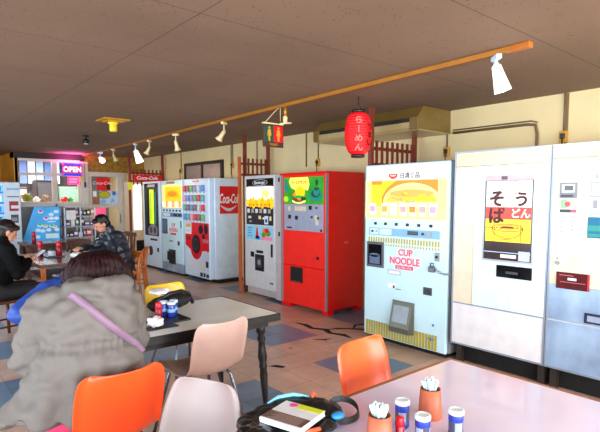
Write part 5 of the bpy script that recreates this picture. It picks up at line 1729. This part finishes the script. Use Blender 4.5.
# man in the dark jacket, right of the brown table, facing -x
man = dict(pelvis=(0, 0, .53), chest=(0, .13, .86), neck=(0, .22, 1.03), head=(0.0, .315, 1.13),
           sh_l=(-.17, .16, .955), sh_r=(.17, .16, .955), el_l=(-.25, .33, .74), el_r=(.24, .34, .76), wr_l=(-.10, .52, .76), wr_r=(.12, .54, .80),
           hip_l=(-.09, .04, .5), hip_r=(.09, .04, .5), kn_l=(-.12, .42, .5), kn_r=(.12, .42, .5), an_l=(-.12, .36, .09), an_r=(.12, .38, .09))
person('person in a dark blue-black padded jacket bending over the brown table on the right', (2.56, 6.98, 0), R(96), man,
       (mat('dark_jacket', (38, 46, 58), .32, var=.35, vs=7), mat('black_trousers', (22, 22, 26), .7), SH),
       {'l': ((.5, .8, .0), (0, .2, -1), 1), 'r': ((-.5, .8, .1), (0, .2, -1), -1)}, BLKHAIR, (0, .85, -.5), fold=0.014, collar=True)
# phone user at the left edge, facing the table (+x)
ph = dict(pelvis=(0, 0, .53), chest=(0, .08, .86), neck=(0, .10, 1.02), head=(0.0, .15, 1.13),
          sh_l=(-.17, .08, .95), sh_r=(.17, .08, .95), el_l=(-.21, .12, .72), el_r=(.21, .16, .70), wr_l=(-.07, .30, .81), wr_r=(.09, .31, .80),
          hip_l=(-.09, .04, .5), hip_r=(.09, .04, .5), kn_l=(-.12, .42, .5), kn_r=(.12, .42, .5), an_l=(-.12, .36, .09), an_r=(.12, .38, .09))
pp = person('person with dark hair in a black coat holding a phone at the left edge', (0.80, 5.92, 0), R(-80), ph,
       (mat('black_coat', (7, 7, 9), .8, spec=.15), mat('black_trousers', (22, 22, 26)), SH),
       {'l': ((.25, .95, .25), (1, .0, .2), 1), 'r': ((-.25, .95, .25), (-.7, .2, .7), -1)}, mat('dark_brown_hair', (26, 14, 14), .35, var=.3, vs=40), (0.05, .8, -.45), fold=0.008, collar=True)
mb = MB(); mb.box(-0.036, 0.036, -0.075, 0.075, -0.005, 0.005, 0, 0.003); mb.box(-0.032, 0.032, -0.068, 0.068, 0.0048, 0.0056, 1)
ang = R(-80)
wx, wy = 0.80 + (0.02 * math.cos(ang) - 0.45 * math.sin(ang)), 5.92 + (0.02 * math.sin(ang) + 0.45 * math.cos(ang))
tag(mb.build('phone', [WHITE, mat('phone_screen', (190, 210, 226), .2, emit=.4)], loc=(wx, wy, 0.865), rot=(R(35), R(0), ang)), 'white phone held by the person in the black coat', 'phone')
# person in blue leaning over the grey table, seen past the grey coat
bl = dict(pelvis=(0, 0, .53), chest=(-.02, .14, .84), neck=(-.05, .27, .97), head=(-.07, .38, .99),
          sh_l=(-.19, .24, .87), sh_r=(.17, .22, .87), el_l=(-.26, .40, .76), el_r=(.35, .30, .77), wr_l=(-.12, .58, .76), wr_r=(.16, .52, .76),
          hip_l=(-.09, .04, .5), hip_r=(.09, .04, .5), kn_l=(-.12, .42, .5), kn_r=(.16, .42, .5), an_l=(-.12, .36, .09), an_r=(.16, .38, .09))
person('person in a blue jacket bent low behind the person in the grey coat', (0.95, 3.66, 0), R(176), bl,
       (mat('blue_jacket', (28, 66, 150), .6, var=.15), mat('black_trousers', (22, 22, 26)), SH),
       {'l': ((.6, .8, .0), (0, .1, -1), 1), 'r': ((-.6, .7, .0), (0, .1, -1), -1)}, BLKHAIR, (0, .6, -.8), fold=0.007)

# ---- person in the grey coat, seen from behind
W0 = (0.64, 2.215, 0)
root = thing('person', 'person in a grey-beige coat with a purple bag strap, seen from behind', 'person', W0, R(-12))
HEAD = Vector((0.075, .21, 1.105)); HF = Vector((0.0, .8, -.6)); NECK = Vector((0.08, .12, 1.03))
mb = MB()
head_parts(mb, HEAD, HF, NECK)
mb.limb((0, 0, .53), (0.02, .06, .85), .12, .13); mb.limb((0.02, .06, .85), NECK, .12, .06)
for sg, sh, el, wr in ((-1, (-.14, .05, .95), (-.21, .14, .75), (-.10, .43, .755)), (1, (.16, .08, .98), (.215, .2, .76), (.17, .46, .755))):
    mb.limb((0.02, .06, .88), sh, .09, .055); mb.limb(sh, el, .05, .04); mb.limb(el, wr, .04, .028)
    hand_parts(mb, wr, (0.3 * -sg, .9, 0.0), (0, .1, -1), -sg)
    mb.limb((0, 0, .53), (.09 * sg, .06, .5), .11, .085); mb.limb((.09 * sg, .06, .5), (.12 * sg, .42, .5), .08, .055)
    mb.limb((.12 * sg, .42, .5), (.12 * sg, .38, .09), .055, .036); mb.limb((.12 * sg, .38, .09), (.12 * sg, .5, .045), .034, .026)
mb.fuse('body', SKIN, root, 0.0065, 2)
face_details(root, HEAD, HF)
mb = MB()
mb.limb((-.08, 0, .52), (.08, 0, .52), .115, .115)
for sg in (-1, 1):
    mb.limb((.09 * sg, .06, .5), (.12 * sg, .42, .5), .1, .08); mb.limb((.12 * sg, .42, .5), (.12 * sg, .38, .11), .08, .058)
mb.fuse('trousers', mat('magenta_trousers', (206, 40, 90), .6), root, 0.011, 4)
for sg in (-1, 1):
    mb = MB(); mb.limb((.12 * sg, .34, .05), (.12 * sg, .52, .04), .044, .036); mb.limb((.12 * sg, .38, .09), (.12 * sg, .38, .05), .045, .045)
    mb.fuse('shoe', SH, root, 0.008, 4, lambda p, n: Vector((p.x, p.y, max(p.z, 0.002))))
# coat: lofted trunk with flared skirt, gathered waist, rounded shoulders, hood roll and sleeves
COAT = mat('grey_beige_coat', (104, 97, 92), 0.75, var=.07, vs=5, bump=.12, bs=140)
mb = MB()
mb.loft([(-.035, .03, .565, .325, .21), (-.03, .03, .57, .325, .21), (-.025, .02, .60, .30, .20), (.0, .02, .68, .255, .185), (0.005, .02, .77, .232, .178), (0.01, .025, .84, .215, .165),
         (0.01, .035, .865, .208, .158), (0.01, .04, .89, .212, .165), (0.01, .05, .95, .216, .165), (0.01, .06, 1.01, .215, .155), (0.01, .075, 1.05, .195, .14), (0.015, .09, 1.08, .16, .12), (0.03, .10, 1.11, .11, .095), (0.045, .105, 1.125, .075, .07)], 48, 2.3)
mb.limb((-.12, .05, 1.02), (-.165, .07, 1.0), .085, .085)
mb.limb((-.16, .06, .99), (-.235, .10, .785), .085, .072); mb.limb((-.235, .10, .785), (-.10, .40, .765), .07, .058)
mb.limb((.14, .08, 1.015), (.175, .09, 1.0), .082, .082)
mb.limb((.175, .09, .99), (.225, .19, .785), .084, .074); mb.limb((.225, .19, .785), (.17, .42, .765), .074, .058)
mb.limb((-.05, .0, 1.075), (.06, -.02, 1.09), .05, .055); mb.limb((.06, -.02, 1.09), (.16, .03, 1.08), .055, .05)
mb.limb((-.05, .0, 1.075), (-.04, .12, 1.09), .05, .045); mb.limb((.16, .03, 1.08), (.17, .14, 1.08), .05, .045)
def coatfn(p, n):
    side = min(1.0, max(0.0, (0.3 - abs(p.x)) / 0.12))
    g = math.exp(-((p.z - .865) / .026) ** 2)          # gathered waist
    d = 0.0
    d += 0.005 * g * math.sin(p.x * 190 + 3 * noise.noise(p * 12)) - 0.014 * g * side
    lo = max(0.0, min(1.0, (.85 - p.z) / .3))
    d += lo * 0.024 * math.sin(math.atan2(p.x, p.y) * 11 + 2.5 * noise.noise(Vector((p.x * 3, p.y * 3, p.z * 2))))
    hi = max(0.0, min(1.0, (p.z - .86) / .2))
    d += 0.013 * noise.noise(Vector((p.x * 7 + p.z * 9, p.y * 6, p.z * 14 - p.x * 8)))
    d += 0.008 * noise.noise(Vector((p.x * 22, p.y * 14, p.z * 30)))
    d += 0.004 * math.sin((p.z + 0.5 * abs(p.x)) * 70 + 5 * noise.noise(p * 5)) * (1 if p.z > .88 or abs(p.x) > .24 else 0.4)
    return p + n * d
coat = mb.fuse('coat', COAT, root, 0.0095, 6, coatfn)
# hem band and back seam
bvh = BVHTree.FromPolygons([v.co[:] for v in coat.data.vertices], [p.vertices[:] for p in coat.data.polygons])
def on_back(x, z):
    h = bvh.ray_cast(Vector((x, -1.5, z)), Vector((0, 1, 0)))
    return (h[0], h[1]) if h[0] else (Vector((x, -0.1, z)), Vector((0, -1, 0)))
def ribbon(name, pts, w, m, parent, off=0.006, th=0.004, seg=36):
    mb = MB()
    P = []
    for i in range(seg + 1):
        u = i / seg * (len(pts) - 1)
        k = min(int(u), len(pts) - 2)
        x = pts[k][0] + (pts[k + 1][0] - pts[k][0]) * (u - k)
        z = pts[k][1] + (pts[k + 1][1] - pts[k][1]) * (u - k)
        q, n = on_back(x, z)
        P.append((q, n))
    ys = [q.y for q, n in P]
    ys = [sum(ys[max(0, i - 3):i + 4]) / len(ys[max(0, i - 3):i + 4]) for i in range(len(ys))]
    ys = [sum(ys[max(0, i - 3):i + 4]) / len(ys[max(0, i - 3):i + 4]) for i in range(len(ys))]
    L, Q = [], []
    for i, (q, n) in enumerate(P):
        a, b = P[max(i - 1, 0)][0], P[min(i + 1, seg)][0]
        d = Vector((b.x - a.x, 0, b.z - a.z)).normalized()
        s = Vector((-d.z, 0, d.x))
        c = Vector((q.x, ys[i] - off, q.z))
        for lst, sg in ((L, 1), (Q, -1)):
            e = c + s * sg * w / 2
            h, hn = on_back(e.x, e.z)
            e.y = e.y + 0.001
            lst.append(e)
    VL = [mb.bm.verts.new(v) for v in L]
    VQ = [mb.bm.verts.new(v) for v in Q]
    for i in range(seg):
        mb.bm.faces.new([VL[i], VQ[i], VQ[i + 1], VL[i + 1]])
    o = mb.build(name, m, parent, smooth=True)
    md = o.modifiers.new('t', 'SOLIDIFY')
    md.thickness = th
    return o
ribbon('bag_strap', [(-.065, 1.085), (0.0, 1.03), (.1, .93), (.19, .84), (.225, .79)], .032, mat('purple_strap', (128, 98, 120), .55), root, 0.013, 0.003)
# hair: a thick dark red-brown bob falling forward over the bowed head
HAIRM = mat('dark_red_brown_hair', (34, 9, 11), 0.6, var=.45, vs=30, spec=.2)
mb = MB()
s_, f_, u_ = axes(HF)
rot = Matrix((s_, f_, u_)).transposed()
mb.ell(HEAD + Vector((-0.005, -.005, .02)), (.135, .125, .108), rot)
mb.ell(HEAD + Vector((-.085, .035, -.03)), (.08, .09, .105))
mb.ell(HEAD + Vector((.085, .035, -.035)), (.078, .09, .105))
mb.ell(HEAD + Vector((-.01, -.06, -.03)), (.115, .07, .075))
def hairfn(p, n):
    q = p - HEAD - Vector((0, .0, .06))
    a = math.atan2(q.x, -q.y - 0.02)
    return p + n * (.006 * math.sin(a * 30 + 4 * noise.noise(p * 14)) + .007 * noise.noise(p * 30) + .012 * noise.noise(p * 9))
hair = mb.fuse('hair', HAIRM, root, 0.006, 2, hairfn)
mb = MB()
for i in range(60):
    a = R(-120 + 240 * random.random())
    c = HEAD + Vector((-.005, 0, .02))
    p0 = c + Vector((.11 * math.sin(a), -.10 * math.cos(a), .03 + .05 * random.random()))
    p1 = c + Vector((.135 * math.sin(a + .1), -.118 * math.cos(a) , -.03 - .03 * random.random()))
    p2 = p1 + Vector((.02 * (random.random() - .5), .012 - .02 * random.random(), -.045 - .03 * random.random()))
    mb.tube([p0, (p0 + p1) / 2 + Vector((.014 * math.sin(a), -.014 * math.cos(a), .01)), p1, p2], [.004, .006, .006, .0015], n=6)
mb.build('hair_strands', HAIRM, hair, smooth=True)

# ------------------------------------------------------------------ the back of the shop
# sloping blue menu board
t = thing('menu_board', 'blue food menu board with a slanted left edge below the bay window', 'menu board', (0, 11.25, 0))
mb = MB()
mb.prism([(2.07, .60), (2.78, .60), (2.79, 1.30), (2.31, 1.30)], 0, 0.04)
bo = mb.build('panel', mat('menu_blue', (56, 160, 226), .35, emit=.25, var=.25, vs=3), t)
mb = MB()
dish = [(2.42, 1.2, 2), (2.52, 1.06, 2), (2.62, 1.14, 0), (2.72, 1.2, 0), (2.62, 1.06, 0), (2.72, 1.06, 0), (2.4, .92, 1), (2.36, .82, 0), (2.5, .9, 3), (2.56, .82, 0), (2.62, .9, 1), (2.68, .88, 3), (2.72, .82, 0), (2.45, .80, 0), (2.35, .68, 0)]
for i, (x, z, c) in enumerate(dish):
    mb.disc(x, z, .05, .035, -.001 - .0005 * i, 0, 14); mb.disc(x, z + .012, .034, .022, -.004 - .0005 * i, c, 12)
mb.rect(2.5, 2.75, .64, .74, -.001, 0); mb.rect(2.55, 2.7, .98, 1.0, -.001, 0)
mb.build('dish_pictures', [mat('plate_pale', (206, 226, 240), .4, emit=.2), G_GRN, mat('dish_crimson', (210, 30, 70), .4, emit=.2), YEL], bo)
for x, z in ((2.12, .62), (2.70, 1.2)):
    mb = MB(); mb.box(x, x + .04, .04, .4, 0, z)
    mb.build('stand', DKGREY, t)

# white wire rack of goods
t = thing('display_rack', 'white metal shelf rack of small goods between the menu board and the door', 'rack', (2.86, 11.2, 0))
mb = MB()
for x in (0, .32, .62):
    for y in (0, .3):
        mb.box(x, x + .025, y, y + .025, 0, 1.3)
mb.build('post', WHITE, t)
for z in (.35, .62, .86, 1.08, 1.28):
    mb = MB(); mb.box(0, .645, 0, .325, z, z + .02)
    mb.build('shelf', LGREY, t)
gc = [mat('goods_%d' % i, c, .45) for i, c in enumerate(((200, 60, 70), (90, 130, 90), (220, 220, 214), (60, 60, 70), (190, 150, 60), (110, 90, 150)))]
for si, z in enumerate((.37, .64, .88, 1.10)):
    x = .04
    while x < .56:
        w = .05 + .06 * random.random()
        h = .08 + .09 * random.random()
        mb = MB(); mb.box(x, x + w, .04, .2, 0, h, bev=.006); mb.rect(x + .01, x + w - .01, h * .4, h * .8, .04, 1)
        o = mb.build('goods_box', [random.choice(gc), PAPER], loc=(2.86, 11.2, z))
        tag(o, 'small goods box standing on the white metal rack', 'box', 'boxed goods on the white rack')
        x += w + .015
mb = MB(); mb.box(2.90, 3.09, 11.185, 11.195, 1.02, 1.22)
tag(mb.build('notice', PAPER), 'square white notice hung on the white rack', 'notice')

# neon OPEN sign and pink sign below it, in the right-hand bay pane
t = thing('neon_sign', 'glowing red and blue OPEN neon sign in the bay window', 'sign', (3.17, 11.6, 2.115))
mb = MB(); mb.box(-.21, .21, 0, .03, -.14, .14, bev=.01)
mb.build('backing', mat('neon_backing_blue', (24, 50, 200), .4, emit=.6), t)
mb = MB(); mb.box(-.185, .185, -.004, 0, -.085, .085)
mb.build('letter_backing', mat('neon_backing_red', (190, 10, 40), .4, emit=.7), t)
nl = text('OPEN', .125, 0, -.008, 0.0, glow('neon_letter', (255, 150, 170), 3.0), t, bold=.05, sx=.95)
for z in (-.105, .105):
    mb = MB(); mb.tube([(-.17, -.012, z), (.17, -.012, z)], .009, n=8)
    mb.build('neon_tube', G_DBLUE, t)
for x in (-.19, .19):
    mb = MB(); mb.tube([(x, -.012, -.12), (x, -.012, .12)], .007, n=8)
    mb.build('neon_tube', G_NEON, t)
t = thing('pink_sign', 'small glowing pink sign below the neon sign', 'sign', (3.19, 11.6, 1.87))
mb = MB(); mb.box(-.12, .12, 0, .025, -.09, .09, bev=.008)
mb.build('board', mat('pink_board', (250, 60, 150), .4, emit=.9), t)
mb = MB(); mb.rect(-.09, .09, .01, .05, 0, 0); mb.rect(-.09, .06, -.05, -.01, 0, 0)
mb.build('print', mat('print_pale_pink', (255, 190, 220), .4), t)
mb = MB(); mb.box(3.31, 3.36, 11.6, 11.62, 1.86, 1.97)
tag(mb.build('price_tag', YEL), 'yellow tag beside the glowing pink sign', 'tag')
L = bpy.data.lights.new('neon_spill', 'AREA'); L.energy = 14; L.color = (1, .12, .55); L.size = .4
lo = bpy.data.objects.new('neon_spill', L); COL.objects.link(lo); lo.location = (3.15, 11.5, 2.25); lo.rotation_euler = (R(170), 0, 0)

# door posters
def poster(name, label, x0, x1, z0, z1, m, fn=None, cat='poster'):
    t = thing(name, label, cat, (0, BY - .004, 0))
    mb = MB(); mb.rect(x0, x1, z0, z1, 0, 0, .003)
    s = mb.build('sheet', m, t)
    if fn:
        fn(s)
    return t
def f1(s):
    text('Coca-Cola', .07, 3.84, -.003, 1.83, PAPER, s, shear=.25)
    mb = MB(); mb.disc(3.97, 1.74, .045, .07, -.003, 0)
    mb.build('bottle_print', mat('dark_print', (50, 20, 20), .5), s)
poster('door_poster', 'red poster with white script on the sliding door', 3.71, 4.02, 1.66, 1.95, SIGNRED, f1)
t = thing('oval_sign', 'yellow-green oval sign under the red door poster', 'sign', (0, BY - .01, 0))
mb = MB(); mb.disc(3.87, 1.56, .135, .09, 0, 0, 28, t=.01); mb.disc(3.87, 1.56, .12, .075, -.01, 1, 28)
mb.build('plate', [mat('oval_rim', (120, 120, 20), .5), mat('oval_lime', (184, 180, 36), .5)], t)
def f2(s):
    mb = MB(); mb.rect(4.06, 4.14, 1.55, 1.64, -.003, 0); mb.prism([(3.98, 1.34), (4.06, 1.48), (4.12, 1.42)], -.004, -.003, 1); mb.disc(3.84, 1.4, .07, .06, -.003, 1)
    mb.build('print', [BLUE, LBLUE], s)
poster('door_poster', 'white and pale blue poster at the right of the sliding door', 3.77, 4.19, 1.34, 1.65, mat('pale_blue_poster', (190, 210, 236), .5), f2)
poster('door_notice', 'small white notice at the left of the sliding door glass', 3.62, 3.70, 1.52, 1.64, PAPER, cat='notice')
poster('door_notice', 'orange-brown card at the left of the sliding door glass', 3.63, 3.74, 1.35, 1.5, mat('orange_brown_card', (170, 90, 40), .5), cat='notice')
mb = MB(); mb.cyl((3.44, 11.63, 1.72), (3.44, 11.63, 1.84), .018, n=12); mb.cyl((3.44, 11.63, 1.84), (3.44, 11.63, 2.26), .004, n=6)
tag(mb.build('door_handset', BLACK), 'small black device hanging on the pale post left of the door', 'device')

# the lit room behind the glass
def cabinet(label, loc, w, d, h, m, mtop, win=None):
    t = thing('arcade_cabinet', label, 'cabinet', loc)
    mb = MB(); mb.box(0, w, .02, d, 0, h, bev=.012)
    mb.build('body', m, t)
    mb = MB(); mb.box(.02, w - .02, 0, .02, h * .55, h - .06)
    mb.build('screen', mtop, t)
    mb = MB(); mb.box(0.02, w - .02, -.08, .02, h * .48, h * .52, bev=.005)
    mb.build('control_shelf', DKGREY, t)
    return t
cabinet('dark cabinet with a grey screen behind the left bay pane', (2.62, 12.4, 0), .45, .5, 1.9, DKGREY, mat('screen_grey', (110, 116, 130), .3, emit=.2))
cabinet('brown cabinet seen through the left bay pane', (2.2, 13.3, 0), .4, .5, 1.75, mat('brown_dim', (80, 70, 66), .5), mat('screen_lilac', (170, 160, 170), .3, emit=.3))
cabinet('pale green lit cabinet behind the pink sign', (3.12, 12.6, 0), .5, .5, 1.75, mat('pale_green_body', (190, 214, 190), .5), mat('screen_mint', (170, 220, 190), .3, emit=.6))
cabinet('dark red cabinet behind the door glass', (3.65, 12.7, 0), .6, .5, 1.3, mat('deep_red_body', (70, 16, 26), .4), mat('screen_pink', (230, 80, 130), .3, emit=.6))
for x, y, z, r, m, l in ((2.32, 12.0, 1.50, .09, mat('olive_green_cloth', (120, 130, 30), .7), 'olive green soft bag on the counter behind the left bay pane'), (2.52, 12.05, 1.47, .07, PAPER, 'white parcel on the counter behind the left bay pane'), (2.7, 12.0, 1.50, .08, mat('brown_parcel', (150, 110, 70), .6), 'brown parcel on the counter behind the left bay pane'), (3.08, 12.0, 1.47, .07, SIGNRED, 'red soft toy on the counter behind the right bay pane'), (3.22, 12.05, 1.47, .06, GRN, 'green soft toy on the counter behind the right bay pane')):
    crumple('parcel' if 'parcel' in l else ('soft_toy' if 'toy' in l else 'soft_bag'), l, l.split(' on ')[0].split()[-1], (x, y, z - .1), r, m, x * 9, .9)
t = thing('counter', 'pale counter running behind the bay window', 'counter', (2.16, 11.88, 0))
mb = MB(); mb.box(0, 1.2, 0, .35, 1.355, 1.4, bev=.004)
mb.build('worktop', CREAM, t)
mb = MB(); mb.box(.02, 1.18, .02, .33, 0, 1.355)
mb.build('base', GREY, t)
mb = MB()
for i in range(7):
    mb.box(2.18 + i * .19, 2.34 + i * .19, 13.9, 13.93, 1.85, 2.42, (0, 1, 2)[i % 3])
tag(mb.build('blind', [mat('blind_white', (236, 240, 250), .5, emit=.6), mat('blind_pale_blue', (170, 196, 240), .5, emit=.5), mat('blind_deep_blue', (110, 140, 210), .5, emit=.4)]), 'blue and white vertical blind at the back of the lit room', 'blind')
for i, (x, y, e) in enumerate(((2.8, 12.7, 60), (4.1, 12.9, 6))):
    L = bpy.data.lights.new('back_room_lamp', 'AREA'); L.energy = e; L.size = .8; L.color = (.95, .98, 1)
    lo = bpy.data.objects.new('back_room_lamp', L); COL.objects.link(lo); lo.location = (x, y, 2.4)

# ------------------------------------------------------------------ light
w = bpy.data.worlds.new('World'); SC.world = w; w.use_nodes = True
bg = w.node_tree.nodes['Background']
bg.inputs['Color'].default_value = (.80, .88, 1.0, 1); bg.inputs['Strength'].default_value = 1.0
def area(name, loc, rot, sx, sy, e, col=(1, 1, 1)):
    L = bpy.data.lights.new(name, 'AREA'); L.shape = 'RECTANGLE'; L.size = sx; L.size_y = sy; L.energy = e; L.color = col
    o = bpy.data.objects.new(name, L); COL.objects.link(o); o.location = loc; o.rotation_euler = rot
    return o
for y in (-1.1, 1.7, 4.5, 7.3):     # daylight through the left-hand windows
    area('window_daylight', (-2.78, y, 1.4), (0, R(-90), 0), 1.6, 2.5, 100, (.74, .88, 1))
for x in (-1.3, 1.1, 3.5):          # and through the windows behind the camera
    area('window_daylight', (x, -2.78, 1.35), (R(90), 0, 0), 2.2, 1.6, 180, (.86, .94, 1))
for x, y in ((3.1, 1.70), (3.29, 8.33), (3.34, 10.34)):
    L = bpy.data.lights.new('spot_bulb', 'SPOT'); L.energy = 18; L.color = (1, .76, .46); L.spot_size = R(150); L.spot_blend = .8; L.shadow_soft_size = .05
    o = bpy.data.objects.new('spot_bulb', L); COL.objects.link(o); o.location = (x + .1, y + .05, 2.12); o.rotation_euler = (R(-5), R(-35), 0)

# ------------------------------------------------------------------ camera
cam = bpy.data.cameras.new('camera')
co = bpy.data.objects.new('camera', cam); COL.objects.link(co)
cam.sensor_fit = 'HORIZONTAL'
cam.sensor_width = 36
cam.lens = 36 * 490 / 600
cam.shift_y = 24 / 600
cam.clip_start = .05
yaw, pitch = R(40.02), R(4.90)
co.location = (0, 0, 1.485)
co.rotation_euler = (R(90) - pitch, 0, -yaw)
SC.camera = co
SC.view_settings.view_transform = 'Standard'
SC.view_settings.look = 'None'
SC.view_settings.exposure = 0.2
SC.view_settings.gamma = 1
SC.view_settings.use_curve_mapping = False
SC.cycles.max_bounces = 8
SC.cycles.sample_clamp_indirect = 6
